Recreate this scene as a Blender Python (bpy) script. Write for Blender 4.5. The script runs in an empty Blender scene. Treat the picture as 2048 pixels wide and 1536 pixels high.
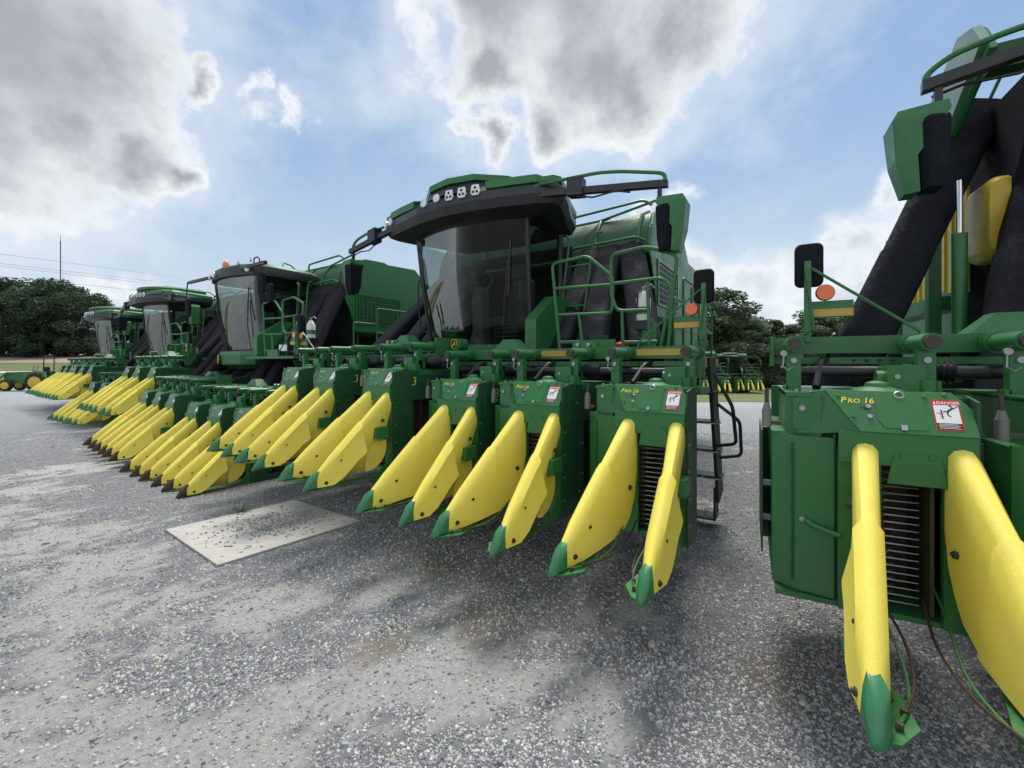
import bpy, math, random
from mathutils import Vector, Matrix, noise
from math import sin, cos, pi, radians as R_
random.seed(7)
S = bpy.context.scene

# ------------------------------------------------------------------ camera
cam_d = bpy.data.cameras.new("camera"); cam = bpy.data.objects.new("camera", cam_d)
S.collection.objects.link(cam); S.camera = cam
cam.location = (0, 0, 1.75); cam.rotation_euler = (R_(90), 0, 0)
cam_d.sensor_fit = 'HORIZONTAL'; cam_d.sensor_width = 36.0
cam_d.lens = 36.0 * 874.0 / 2048.0
cam_d.shift_y = -(768 - 726) / 2048.0
cam_d.clip_start = 0.05; cam_d.clip_end = 3000

# ------------------------------------------------------------------ light
SUN_EL, SUN_AZ = R_(66), R_(16)      # azimuth clockwise from +Y (the view direction)
to_sun = Vector((sin(SUN_AZ) * cos(SUN_EL), cos(SUN_AZ) * cos(SUN_EL), sin(SUN_EL)))
sd = bpy.data.lights.new("sun", 'SUN'); sd.energy = 2.4; sd.angle = R_(22); sd.color = (1.0, .95, .87)
so = bpy.data.objects.new("sun", sd); S.collection.objects.link(so)
so.rotation_euler = to_sun.to_track_quat('Z', 'Y').to_euler()
S.view_settings.view_transform = 'Standard'; S.view_settings.look = 'None'
S.view_settings.gamma = 1.0; S.view_settings.use_curve_mapping = False
S.view_settings.exposure = 0.92

# node helpers -----------------------------------------------------
class NT:
    def __init__(s, tree): s.t = tree; s.n = tree.nodes; s.l = tree.links
    def new(s, typ, **kw):
        n = s.n.new(typ)
        for k, v in kw.items(): setattr(n, k, v)
        return n
    def put(s, inp, v):
        if v is None: return
        if isinstance(v, bpy.types.NodeSocket): s.l.new(v, inp)
        else:
            if hasattr(inp, 'default_value') and hasattr(inp.default_value, '__len__') and not hasattr(v, '__len__'): v = [v] * len(inp.default_value)
            if hasattr(v, '__len__') and len(v) == 3 and len(inp.default_value) == 4: v = (*v, 1)
            inp.default_value = v
    def m(s, op, a, b=None, c=None, clamp=False):
        n = s.new('ShaderNodeMath', operation=op); n.use_clamp = clamp
        for i, v in enumerate((a, b, c)): s.put(n.inputs[i], v)
        return n.outputs[0]
    def v(s, op, a, b=None, out=0):
        n = s.new('ShaderNodeVectorMath', operation=op); s.put(n.inputs[0], a)
        if b is not None: s.put(n.inputs[1], b)
        return n.outputs[out]
    def noise(s, vec, scale, detail=4, rough=.55, dist=0, out=0):
        n = s.new('ShaderNodeTexNoise'); s.put(n.inputs['Vector'], vec)
        n.inputs['Scale'].default_value = scale; n.inputs['Detail'].default_value = detail
        n.inputs['Roughness'].default_value = rough; n.inputs['Distortion'].default_value = dist
        return n.outputs[out]
    def ramp(s, fac, pts, interp='LINEAR'):
        n = s.new('ShaderNodeValToRGB'); s.put(n.inputs[0], fac); cr = n.color_ramp; cr.interpolation = interp
        while len(cr.elements) < len(pts): cr.elements.new(.5)
        for e, (p, c) in zip(cr.elements, pts):
            e.position = p; e.color = (*c, 1) if hasattr(c, '__len__') else (c, c, c, 1)
        return n.outputs[0]
    def mix(s, fac, a, b, mode='MIX'):
        n = s.new('ShaderNodeMix', data_type='RGBA', blend_type=mode)
        s.put(n.inputs['Factor'], fac); s.put(n.inputs['A'], a); s.put(n.inputs['B'], b)
        return n.outputs['Result']
    def smooth(s, x, lo, hi, a=0., b=1.):
        n = s.new('ShaderNodeMapRange', interpolation_type='SMOOTHSTEP'); s.put(n.inputs['Value'], x)
        for k, q in (('From Min', lo), ('From Max', hi), ('To Min', a), ('To Max', b)): n.inputs[k].default_value = q
        return n.outputs[0]

# ------------------------------------------------------------------ world: sky with clouds
def build_world():
    w = bpy.data.worlds.new("World"); S.world = w; w.use_nodes = True
    T = NT(w.node_tree); T.n.clear()
    out = T.new('ShaderNodeOutputWorld'); bg = T.new('ShaderNodeBackground'); bg.inputs['Strength'].default_value = .1
    sky = T.new('ShaderNodeTexSky', sky_type='NISHITA'); sky.sun_disc = False
    sky.sun_elevation = SUN_EL; sky.sun_rotation = SUN_AZ; sky.air_density = 1.0; sky.dust_density = 1.6; sky.ozone_density = 1.3
    d = T.v('NORMALIZE', T.new('ShaderNodeTexCoord').outputs['Generated'])
    sep = T.new('ShaderNodeSeparateXYZ'); T.put(sep.inputs[0], d)
    # cloud-layer coordinates: direction projected on a level sheet of air
    zz = T.m('ADD', T.m('MAXIMUM', sep.outputs[2], 0.0), .16)
    cx = T.m('DIVIDE', sep.outputs[0], zz); cy = T.m('DIVIDE', sep.outputs[1], zz)
    cmb = T.new('ShaderNodeCombineXYZ'); T.put(cmb.inputs[0], cx); T.put(cmb.inputs[1], cy); T.put(cmb.inputs[2], 3.1)
    P = cmb.outputs[0]
    nbig = T.noise(P, 1.3, 7, .55, .2); nfine = T.noise(d, 6.5, 9, .60, .15)
    def warp(v, sc, amt, det=5):
        return T.v('NORMALIZE', T.v('ADD', v, T.v('MULTIPLY', T.v('SUBTRACT', T.noise(v, sc, det, .6, 0, out=1), (.5, .5, .5)), (amt, amt, amt))))
    dw = warp(d, 3.2, .38, 8)
    def D(px, py):
        v = Vector(((px - 1024) / 874., 1.0, (726 - py) / 874.)); v.normalize(); return v
    def blob(px, py, rad):
        v = D(px, py)
        return T.m('SUBTRACT', 1.0, T.m('DIVIDE', T.m('ARCCOSINE', T.m('MINIMUM', T.v('DOT_PRODUCT', dw, tuple(v), out=1), .99999)), rad))
    def union(L):
        r = None
        for b in L:
            q = blob(*b); r = q if r is None else T.m('SMOOTH_MAX', r, q, .3)
        return r
    heavy = union([(20, 20, .26), (180, 70, .19), (-160, 170, .22), (310, 240, .11), (130, 190, .14), (390, 270, .06), (400, 120, .05),
                   (1010, 10, .21), (1170, 60, .21), (1340, 10, .18), (990, 150, .11), (1230, 160, .14), (1110, 230, .09), (1000, 290, .07), (1180, -120, .32)])
    low = union([(225, 540, .050), (268, 566, .055), (322, 596, .045), (575, 200, .03), (530, 150, .025), (1270, 400, .08), (1360, 380, .05), (1690, 520, .10), (1820, 440, .12), (1560, 610, .12), (1700, 640, .17), (1760, 380, .05), (1440, 560, .09)])
    wob = T.m('ADD', T.m('MULTIPLY', T.m('SUBTRACT', nfine, .5), 1.45), T.m('MULTIPLY', T.m('SUBTRACT', nbig, .5), .5))
    hv = T.m('ADD', heavy, wob); lw = T.m('ADD', low, wob)
    hm = T.m('MAXIMUM', T.smooth(hv, .0, .45), T.m('MULTIPLY', T.smooth(hv, -.5, .25), .45)); lm = T.smooth(lw, .0, .75)
    # thin veils
    veil = T.noise(P, 1.0, 6, .6, 1.2)
    vm = T.m('MULTIPLY', T.smooth(veil, .42, .74), .6)
    haze = T.smooth(sep.outputs[2], .0, .50, .85, .0)
    # cloud colours (what the lit and the thick parts of a cloud really send out)
    soft = T.noise(d, 4.0, 7, .55, .1)
    core = T.m('ADD', T.smooth(T.m('ADD', heavy, T.m('MULTIPLY', wob, .55)), .10, 1.0), T.m('MULTIPLY', T.m('SUBTRACT', soft, .5), .65))
    ccol = T.ramp(core, [(0.0, (4.9, 5.1, 5.3)), (.25, (4.7, 4.9, 5.1)), (.5, (3.8, 4.0, 4.2)), (.8, (2.85, 3.05, 3.25)), (1.0, (2.15, 2.3, 2.5))])
    lcol = T.ramp(T.m('ADD', T.smooth(lw, .2, 1.1), T.m('MULTIPLY', T.m('SUBTRACT', soft, .5), .7)), [(0, (4.3, 4.6, 4.9)), (.5, (5.0, 5.2, 5.4)), (1.0, (3.6, 3.9, 4.3))])
    deep = T.ramp(sep.outputs[2], [(0, (2.5, 3.3, 4.2)), (.25, (1.75, 2.65, 3.95)), (.6, (1.25, 2.1, 3.5)), (1, (.9, 1.6, 3.0))])
    blue = T.mix(.85, sky.outputs[0], deep)
    c = T.mix(haze, blue, (3.5, 4.0, 4.45))
    c = T.mix(vm, c, (3.3, 3.9, 4.5))
    # bright clouds added out of view behind the camera as fill for front faces
    back = T.m('MULTIPLY', T.smooth(sep.outputs[1], .05, -.35), T.smooth(nbig, .34, .50))
    c = T.mix(back, c, (4.7, 4.9, 5.1))
    c = T.mix(T.m('MULTIPLY', lm, .85), c, lcol)
    c = T.mix(hm, c, ccol)
    T.put(bg.inputs['Color'], c); T.l.new(bg.outputs[0], out.inputs[0])
    w.cycles.sampling_method = 'MANUAL'; w.cycles.sample_map_resolution = 512
build_world()

# ------------------------------------------------------------------ materials
MAT = {}
def base(name):
    m = bpy.data.materials.new(name); m.use_nodes = True; T = NT(m.node_tree)
    b = T.n['Principled BSDF']; MAT[name] = m; return m, T, b
def obco(T): return T.new('ShaderNodeTexCoord').outputs['Object']
def paint(name, col, rough=.34, dirt=(.16, .15, .12), dirt_amt=.25, coat=.25, bump=.02, bev=.004, var=.12):
    m, T, b = base(name); co = obco(T)
    n1 = T.noise(co, 3.0, 5, .6); n2 = T.noise(co, 40, 3, .6)
    c = T.mix(T.smooth(n1, .3, .75, 0, var * 2), col, tuple(x * .6 for x in col))
    c = T.mix(T.m('MULTIPLY', T.smooth(T.m('ADD', n1, T.m('MULTIPLY', n2, .3)), .55, .95), dirt_amt), c, dirt)
    T.put(b.inputs['Base Color'], c)
    T.put(b.inputs['Roughness'], T.smooth(T.m('ADD', n2, n1), .6, 1.4, rough * .75, rough * 1.5))
    b.inputs['Coat Weight'].default_value = coat; b.inputs['Coat Roughness'].default_value = .22
    bp = T.new('ShaderNodeBump'); bp.inputs['Strength'].default_value = bump; bp.inputs['Distance'].default_value = .01; T.put(bp.inputs['Height'], n2)
    if bev:
        bv = T.new('ShaderNodeBevel'); bv.samples = 3; bv.inputs['Radius'].default_value = bev; T.l.new(bv.outputs[0], bp.inputs['Normal'])
    T.l.new(bp.outputs[0], b.inputs['Normal']); return m
paint('green', (.020, .148, .034), rough=.40, coat=.10, dirt=(.11, .14, .10), dirt_amt=.3)
paint('green_dull_shade', (.009, .070, .022), rough=.55, coat=.05, dirt=(.06, .06, .045), dirt_amt=.5)  # duller green; on row-unit sides it carries the shade between units
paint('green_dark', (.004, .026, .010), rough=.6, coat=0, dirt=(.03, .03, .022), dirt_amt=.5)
paint('green_tip', (.022, .17, .062), rough=.4, dirt=(.10, .06, .03), dirt_amt=.5)
paint('rust_tip', (.045, .028, .018), rough=.7, coat=0, dirt=(.09, .05, .03), dirt_amt=.6)
paint('black_plastic', (.012, .014, .019), rough=.8, coat=0, dirt=(.024, .025, .029), dirt_amt=.2, bump=0, bev=0)
MAT['black_plastic'].node_tree.nodes['Principled BSDF'].inputs['Specular IOR Level'].default_value = .14
paint('black_frame', (.012, .013, .016), rough=.4, coat=.1, dirt=(.04, .04, .04), dirt_amt=.3)
paint('rubber', (.012, .012, .013), rough=.75, coat=0, dirt=(.07, .065, .055), dirt_amt=.5)
paint('steel', (.36, .37, .38), rough=.4, coat=0, dirt=(.2, .17, .13), dirt_amt=.2, bev=0)
MAT['steel'].node_tree.nodes['Principled BSDF'].inputs['Metallic'].default_value = .7
paint('chrome', (.75, .77, .8), rough=.12, coat=0, dirt_amt=0, bev=0)
MAT['chrome'].node_tree.nodes['Principled BSDF'].inputs['Metallic'].default_value = 1
paint('worn_plate', (.055, .060, .018), rough=.55, coat=0, dirt=(.10, .06, .03), dirt_amt=.6)
paint('wire_grey', (.10, .10, .10), bev=0)
paint('dark_steel', (.06, .052, .045), rough=.5, coat=0, dirt=(.12, .07, .04), dirt_amt=.5, bev=0)
MAT['dark_steel'].node_tree.nodes['Principled BSDF'].inputs['Metallic'].default_value = .4
paint('gold_strip', (.50, .33, .055), rough=.5, dirt=(.2, .15, .06), dirt_amt=.5, coat=.1, bev=0)
paint('yellow_panel', (.62, .42, .03), rough=.5, dirt=(.3, .22, .08), dirt_amt=.4)
paint('orange', (.85, .16, .03), rough=.3, dirt_amt=.1, coat=.5)
paint('red', (.45, .015, .02), rough=.4, dirt_amt=.1)
paint('white', (.78, .78, .76), rough=.5, dirt_amt=.15, bev=0)
paint('seat_grey', (.11, .105, .10), rough=.85, coat=0, dirt_amt=.1)
paint('column_grey', (.17, .165, .155), rough=.6, coat=0, dirt_amt=.1)
paint('text_yellow', (.80, .62, .03), rough=.5, dirt_amt=.1, coat=0, bev=0)
paint('decal_black', (.012, .012, .012), rough=.5, dirt_amt=.1, coat=0, bev=0)
paint('decal_red', (.52, .02, .02), rough=.45, dirt_amt=.1, coat=0, bev=0)
paint('pale_screen', (.22, .30, .25), rough=.5, dirt=(.3, .34, .3), dirt_amt=.4)
paint('road_pale', (.55, .55, .53), rough=.8, coat=0, bev=0)
paint('green_lit', (.10, .20, .14), rough=.38, dirt=(.25, .3, .26), dirt_amt=.35)  # paler copy of green with sunlight and sky glare put into the colour

def mat_yellow():
    m, T, b = base('snout_yellow'); co = obco(T)
    sp = T.noise(co, 420, 2, .5); big = T.noise(co, 4, 4, .6)
    c = T.ramp(sp, [(.30, (.72, .56, .05)), (.48, (.86, .71, .095)), (.62, (.91, .79, .15)), (.78, (.95, .89, .34))])
    c = T.mix(T.smooth(big, .5, .85, 0, .3), c, (.62, .54, .20))
    mp = T.new('ShaderNodeMapping'); T.put(mp.inputs['Vector'], co); mp.inputs['Rotation'].default_value = (.75, 0, 0); mp.inputs['Scale'].default_value = (14, 3, 60)
    scuff = T.noise(mp.outputs[0], 1.4, 5, .7)
    c = T.mix(T.smooth(scuff, .66, .78, 0, .5), c, (.42, .36, .16))
    T.put(b.inputs['Base Color'], c); b.inputs['Roughness'].default_value = .55
    b.inputs['Subsurface Weight'].default_value = .0
    bp = T.new('ShaderNodeBump'); bp.inputs['Strength'].default_value = .25; bp.inputs['Distance'].default_value = .002; T.put(bp.inputs['Height'], sp)
    T.l.new(bp.outputs[0], b.inputs['Normal'])
mat_yellow()
def mat_glass():
    m, T, b = base('cab_glass'); T.n.remove(b); out = T.n['Material Output']
    tr = T.new('ShaderNodeBsdfTransparent'); gl = T.new('ShaderNodeBsdfGlossy'); gl.inputs['Roughness'].default_value = .015
    co = obco(T)
    T.put(tr.inputs['Color'], (.36, .45, .42)); T.put(gl.inputs['Color'], (.95, 1, .97))
    fr = T.new('ShaderNodeFresnel'); fr.inputs['IOR'].default_value = 1.5
    df = T.new('ShaderNodeBsdfDiffuse'); T.put(df.inputs['Color'], (.25, .25, .23))
    mx = T.new('ShaderNodeMixShader'); T.put(mx.inputs[0], T.m('ADD', T.m('MULTIPLY', fr.outputs[0], .19), .008)); T.l.new(tr.outputs[0], mx.inputs[1]); T.l.new(gl.outputs[0], mx.inputs[2])
    mx2 = T.new('ShaderNodeMixShader'); T.put(mx2.inputs[0], T.smooth(T.noise(co, 2.5, 5, .6), .4, .8, .01, .035)); T.l.new(mx.outputs[0], mx2.inputs[1]); T.l.new(df.outputs[0], mx2.inputs[2])
    T.l.new(mx2.outputs[0], out.inputs[0])
mat_glass()
def mat_lens():
    m, T, b = base('lamp_lens'); T.put(b.inputs['Base Color'], (.62, .66, .68)); b.inputs['Roughness'].default_value = .15
    b.inputs['Coat Weight'].default_value = 1.0; b.inputs['Metallic'].default_value = .4
mat_lens()
def mat_leaf(name, a, bcol):
    m, T, b = base(name); at = T.new('ShaderNodeAttribute'); at.attribute_name = 'rnd'
    T.put(b.inputs['Base Color'], T.mix(at.outputs['Fac'], a, bcol)); b.inputs['Roughness'].default_value = .6
    tl = T.new('ShaderNodeBsdfTranslucent'); T.put(tl.inputs['Color'], T.mix(at.outputs['Fac'], a, bcol)); mx = T.new('ShaderNodeMixShader'); mx.inputs[0].default_value = .3
    T.l.new(b.outputs[0], mx.inputs[1]); T.l.new(tl.outputs[0], mx.inputs[2]); T.l.new(mx.outputs[0], T.n['Material Output'].inputs[0])
mat_leaf('leaf_dark', (.018, .04, .022), (.055, .10, .045))
mat_leaf('leaf_mid', (.055, .085, .05), (.14, .19, .10))  # right-wood leaves, lightened so the colour stands in for distance haze
mat_leaf('grass_blade', (.05, .09, .025), (.14, .19, .06))
paint('bark', (.09, .07, .05), rough=.9, coat=0, bev=0)

def mat_stone():
    m, T, b = base('stone'); at = T.new('ShaderNodeAttribute'); at.attribute_name = 'rnd'
    geo = T.new('ShaderNodeNewGeometry')
    c = T.ramp(at.outputs['Fac'], [(0, (.09, .098, .108)), (.3, (.15, .16, .173)), (.6, (.21, .222, .235)), (.85, (.265, .272, .28)), (.97, (.33, .33, .33)), (1, (.30, .27, .23))])
    c = T.mix(.5, c, T.mix(T.noise(geo.outputs['Position'], 160, 3, .6), tuple([.5] * 3), (1, 1, 1)), 'MULTIPLY')
    c = T.mix(1.0, c, (1.74, 1.69, 1.63), 'MULTIPLY')
    T.put(b.inputs['Base Color'], c); b.inputs['Roughness'].default_value = .78
mat_stone()

FINES = [(-.75, 2.3, .55), (-1.6, 1.85, .8), (-2.6, 2.1, .6), (-1.0, 2.35, .62), (-.35, 2.75, .5), (-1.35, 2.0, .7), (-2.1, 2.1, .8), (-3.0, 3.0, .7), (-3.6, 3.7, .6), (-4.6, 4.3, .8), (-.2, 2.3, .45), (-5.6, 5.0, .7), (-1.9, 3.05, .5),
         (-2.6, 2.5, .5), (-1.2, 1.5, .6), (-7.5, 7.0, .8), (-6.8, 6.0, .6), (.9, 3.1, .35), (2.2, 5.2, .5), (.4, 2.2, .3), (-3.6, 2.6, .6), (-.9, 3.4, .35)]
SAND = [(-.75, 2.75, .3), (-.1, 3.0, .3), (1.5, 2.4, .3), (2.3, 2.7, .25), (-3.9, 7.0, .4), (-.5, 3.9, .35)]
def fines(x, y):
    v = -1
    for a, b, r in FINES: v = max(v, 1 - math.hypot(x - a, (y - b)) / r)
    n = noise.fractal(Vector((x * 1.4, y * 1.4, 4)), .9, 2.1, 4); n2 = noise.fractal(Vector((x * 7, y * 7, 9)), .9, 2.1, 3)
    far = .25 if y > 6 else 0
    w = max(v, -.5 + n * far) + n * .9 + n2 * .9
    t = min(1, max(0, (w - .22) / .32)); return t * t * (3 - 2 * t)
def sand(x, y):
    v = -1
    for a, b, r in SAND: v = max(v, 1 - math.hypot(x - a, y - b) / r)
    n = noise.fractal(Vector((x * 2.2, y * 2.2, 14)), .9, 2.1, 4)
    t = min(1, max(0, (v + n * .7) / .6)); return t * t * (3 - 2 * t)
def mat_ground():
    m, T, b = base('gravel_ground'); geo = T.new('ShaderNodeNewGeometry'); P = geo.outputs['Position']
    fa = T.new('ShaderNodeAttribute'); fa.attribute_name = 'fines'
    sa = T.new('ShaderNodeAttribute'); sa.attribute_name = 'sand'
    def vor(scale, feat='F1'):
        n = T.new('ShaderNodeTexVoronoi', feature=feat); T.put(n.inputs['Vector'], T.v('ADD', P, T.noise(P, scale * .6, 1, .5, out=1))); n.inputs['Scale'].default_value = scale; return n
    v1 = vor(46); v2 = vor(90)
    def cell(v):
        s = T.new('ShaderNodeSeparateColor'); T.put(s.inputs[0], v.outputs['Color']); return s.outputs[0]
    c1 = T.ramp(cell(v1), [(0, (.05, .055, .063)), (.35, (.11, .12, .13)), (.7, (.21, .22, .23)), (.88, (.31, .315, .315)), (1, (.42, .42, .415))])
    c2 = T.ramp(cell(v2), [(0, (.085, .09, .095)), (.5, (.18, .19, .20)), (1, (.38, .385, .385))])
    c = T.mix(T.smooth(T.noise(P, 9, 3, .6), .42, .58), c1, c2)
    gap = T.smooth(v1.outputs['Distance'], .25, .75, 1, .5)
    c = T.mix(1.0, c, gap, 'MULTIPLY')
    c = T.mix(1.0, c, T.mix(T.noise(P, 5.0, 4, .7), (2.1, 2.11, 2.13), (2.9, 2.92, 2.95)), 'MULTIPLY')
    broad = T.noise(P, .35, 5, .6)
    c = T.mix(T.smooth(broad, .4, .75, 0, .12), c, (.36, .36, .36))
    grain = T.noise(P, 220, 3, .7)
    c = T.mix(T.m('MULTIPLY', fa.outputs['Fac'], T.smooth(T.noise(P, 30, 3, .6), .25, .6, .35, .95)), c, T.mix(grain, (.66, .65, .62), (.96, .95, .92)))
    c = T.mix(T.m('MULTIPLY', sa.outputs['Fac'], .8), c, T.mix(grain, (.26, .21, .15), (.40, .34, .26)))
    # damp oily darkening and greenish weeds film with shapes of their own
    st = T.noise(P, 1.1, 4, .65)
    c = T.mix(T.smooth(st, .7, .8, 0, .2), c, (.14, .14, .12))
    c = T.mix(1.0, c, (1.01, 1.01, 1.0), 'MULTIPLY')
    T.put(b.inputs['Base Color'], c); b.inputs['Roughness'].default_value = .85
    h = T.m('ADD', T.m('MULTIPLY', T.smooth(v1.outputs['Distance'], 0, .8, 1, 0), .9), T.m('MULTIPLY', T.smooth(v2.outputs['Distance'], 0, .8, 1, 0), .4))
    bp = T.new('ShaderNodeBump'); bp.inputs['Strength'].default_value = .9; bp.inputs['Distance'].default_value = .012; T.put(bp.inputs['Height'], h)
    T.l.new(bp.outputs[0], b.inputs['Normal'])
mat_ground()
def mat_grass():
    m, T, b = base('grass_ground'); P = T.new('ShaderNodeNewGeometry').outputs['Position']
    n = T.noise(P, .6, 6, .7); n2 = T.noise(P, 12, 4, .7)
    c = T.mix(n2, T.mix(T.smooth(n, .35, .65), (.035, .065, .014), (.10, .12, .032)), (.12, .14, .04))
    T.put(b.inputs['Base Color'], c); b.inputs['Roughness'].default_value = .9
    m, T, b = base('soil'); P = T.new('ShaderNodeNewGeometry').outputs['Position']
    T.put(b.inputs['Base Color'], T.mix(T.noise(P, .3, 5, .6), (.20, .15, .11), (.33, .26, .20))); b.inputs['Roughness'].default_value = .95
    m, T, b = base('plywood'); co = obco(T)
    mp = T.new('ShaderNodeMapping'); T.put(mp.inputs['Vector'], co); mp.inputs['Scale'].default_value = (1.2, 9, 1)
    g = T.noise(mp.outputs[0], 3, 6, .65, .4); st = T.noise(co, 2.2, 4, .6)
    c = T.ramp(g, [(.2, (.27, .26, .235)), (.5, (.38, .37, .345)), (.8, (.50, .49, .46))])
    c = T.mix(T.smooth(st, .55, .75, 0, .5), c, (.30, .28, .25))
    T.put(b.inputs['Base Color'], c); b.inputs['Roughness'].default_value = .85
mat_grass()

# ------------------------------------------------------------------ mesh builder
class MB:
    def __init__(s): s.v = []; s.f = []; s.sm = []; s.mi = []
    def add(s, vs, fs, sm=False, mi=0):
        o = len(s.v); s.v += [tuple(p) for p in vs]
        for f in fs: s.f.append([i + o for i in f]); s.sm.append(sm); s.mi.append(mi)
        return s
    def box(s, x0, x1, y0, y1, z0, z1, mi=0, M=None):
        vs = [(x, y, z) for x in (x0, x1) for y in (y0, y1) for z in (z0, z1)]
        if M is not None: vs = [M @ Vector(p) for p in vs]
        return s.add(vs, [(0, 1, 3, 2), (4, 6, 7, 5), (0, 4, 5, 1), (2, 3, 7, 6), (0, 2, 6, 4), (1, 5, 7, 3)], False, mi)
    def prism(s, poly, axis, a, b, mi=0):
        """poly of 2D points in the two other axes, extruded from a to b along axis"""
        def P(p, t):
            return (t, p[0], p[1]) if axis == 'x' else (p[0], t, p[1]) if axis == 'y' else (p[0], p[1], t)
        n = len(poly); vs = [P(p, a) for p in poly] + [P(p, b) for p in poly]
        ar = sum(poly[i][0] * poly[(i + 1) % n][1] - poly[(i + 1) % n][0] * poly[i][1] for i in range(n))
        flip = (ar > 0) ^ (axis == 'y') ^ (b < a)
        fs = [tuple(range(n)), tuple(range(2 * n - 1, n - 1, -1))] + [(i, i + n, (i + 1) % n + n, (i + 1) % n) for i in range(n)]
        if flip: fs = [f[::-1] for f in fs]
        return s.add(vs, fs, False, mi)
    def loft(s, rings, closed=True, caps=True, sm=True, mi=0):
        n = len(rings[0]); vs = [p for r in rings for p in r]; fs = []
        for k in range(len(rings) - 1):
            for i in range(n if closed else n - 1):
                j = (i + 1) % n; fs.append((k * n + i, k * n + j, (k + 1) * n + j, (k + 1) * n + i))
        s.add(vs, fs, sm, mi)
        if caps and closed:
            o = len(s.v) - len(vs)
            s.f.append([o + i for i in range(n)][::-1]); s.sm.append(False); s.mi.append(mi)
            s.f.append([o + (len(rings) - 1) * n + i for i in range(n)]); s.sm.append(False); s.mi.append(mi)
        return s
    def tube(s, pts, r, n=8, mi=0, bend=0.0, rr=None):
        pts = [Vector(p) for p in pts]
        if bend > 0 and len(pts) > 2:
            q = [pts[0]]
            for i in range(1, len(pts) - 1):
                a, b, c = pts[i - 1], pts[i], pts[i + 1]
                d1 = min(bend, (a - b).length * .45); d2 = min(bend, (c - b).length * .45)
                p0 = b + (a - b).normalized() * d1; p2 = b + (c - b).normalized() * d2
                for t in (0, .25, .5, .75, 1): q.append(p0 * (1 - t) ** 2 + b * 2 * t * (1 - t) + p2 * t * t)
            q.append(pts[-1]); pts = q
        rings = []; prev = None
        for i, p in enumerate(pts):
            d = (pts[min(i + 1, len(pts) - 1)] - pts[max(i - 1, 0)])
            if d.length < 1e-9: d = Vector((0, 0, 1))
            d.normalize()
            if prev is None: u = d.cross(Vector((0, 0, 1)) if abs(d.z) < .9 else Vector((1, 0, 0))).normalized()
            else:
                u = prev - d * prev.dot(d); u.normalize()
            prev = u; w = d.cross(u); ri = rr[i] if rr else r
            rings.append([p + (u * cos(2 * pi * k / n) + w * sin(2 * pi * k / n)) * ri for k in range(n)])
        return s.loft(rings, mi=mi)
    def cyl(s, a, b, r, n=14, mi=0, r2=None): return s.tube([a, b], r, n, mi, rr=[r, r if r2 is None else r2])
    def disc(s, c, nrm, r, n=12, t=.004, mi=0):
        c = Vector(c); nrm = Vector(nrm).normalized(); return s.cyl(c, c + nrm * t, r, n, mi)
    def lathe(s, prof, c, axis='x', n=24, mi=0, caps=True):
        rings = []
        for t, r in prof:
            ring = []
            for k in range(n):
                a = 2 * pi * k / n; u, w = cos(a) * r, sin(a) * r
                ring.append((c[0] + t, c[1] + u, c[2] + w) if axis == 'x' else (c[0] + u, c[1] + t, c[2] + w) if axis == 'y' else (c[0] + u, c[1] + w, c[2] + t))
            rings.append(ring)
        return s.loft(rings, mi=mi, caps=caps)
    def quad(s, a, b, c, d, mi=0): return s.add([a, b, c, d], [(0, 1, 2, 3)], False, mi)
    def merge(s, o, off=0):
        b = len(s.v); s.v += o.v; s.f += [[i + b for i in f] for f in o.f]; s.sm += o.sm; s.mi += [m + off for m in o.mi]; return s
    def mesh(s, name, mats):
        me = bpy.data.meshes.new(name); me.from_pydata(s.v, [], s.f)
        me.polygons.foreach_set('use_smooth', s.sm); me.polygons.foreach_set('material_index', s.mi)
        for m in (mats if isinstance(mats, (list, tuple)) else [mats]): me.materials.append(MAT[m])
        import bmesh
        bm = bmesh.new(); bm.from_mesh(me); bmesh.ops.recalc_face_normals(bm, faces=bm.faces); bm.to_mesh(me); bm.free()
        if any(s.sm): me.set_sharp_from_angle(angle=R_(38))
        return me

CACHE = {}
def link(o, parent=None):
    S.collection.objects.link(o)
    if parent is not None: o.parent = parent
    return o
def part(name, key, fn, mats, parent=None, M=None, label=None):
    """fn() returns an MB; one mesh per key, shared by every copy"""
    if key not in CACHE: CACHE[key] = fn().mesh(name, mats)
    o = link(bpy.data.objects.new(name, CACHE[key]), parent)
    if M is not None: o.matrix_local = M
    if label: o['label'] = label
    return o
def tag(o, label=None, cat=None, group=None, kind=None):
    for k, v in (('label', label), ('category', cat), ('group', group), ('kind', kind)):
        if v: o[k] = v
    return o
def empty(name, loc, rz=0):
    o = bpy.data.objects.new(name, None); o.empty_display_size = .2; S.collection.objects.link(o)
    o.location = loc; o.rotation_euler = (0, 0, rz); return o
def T3(x=0, y=0, z=0): return Matrix.Translation((x, y, z))
def RZ(a): return Matrix.Rotation(a, 4, 'Z')

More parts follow.
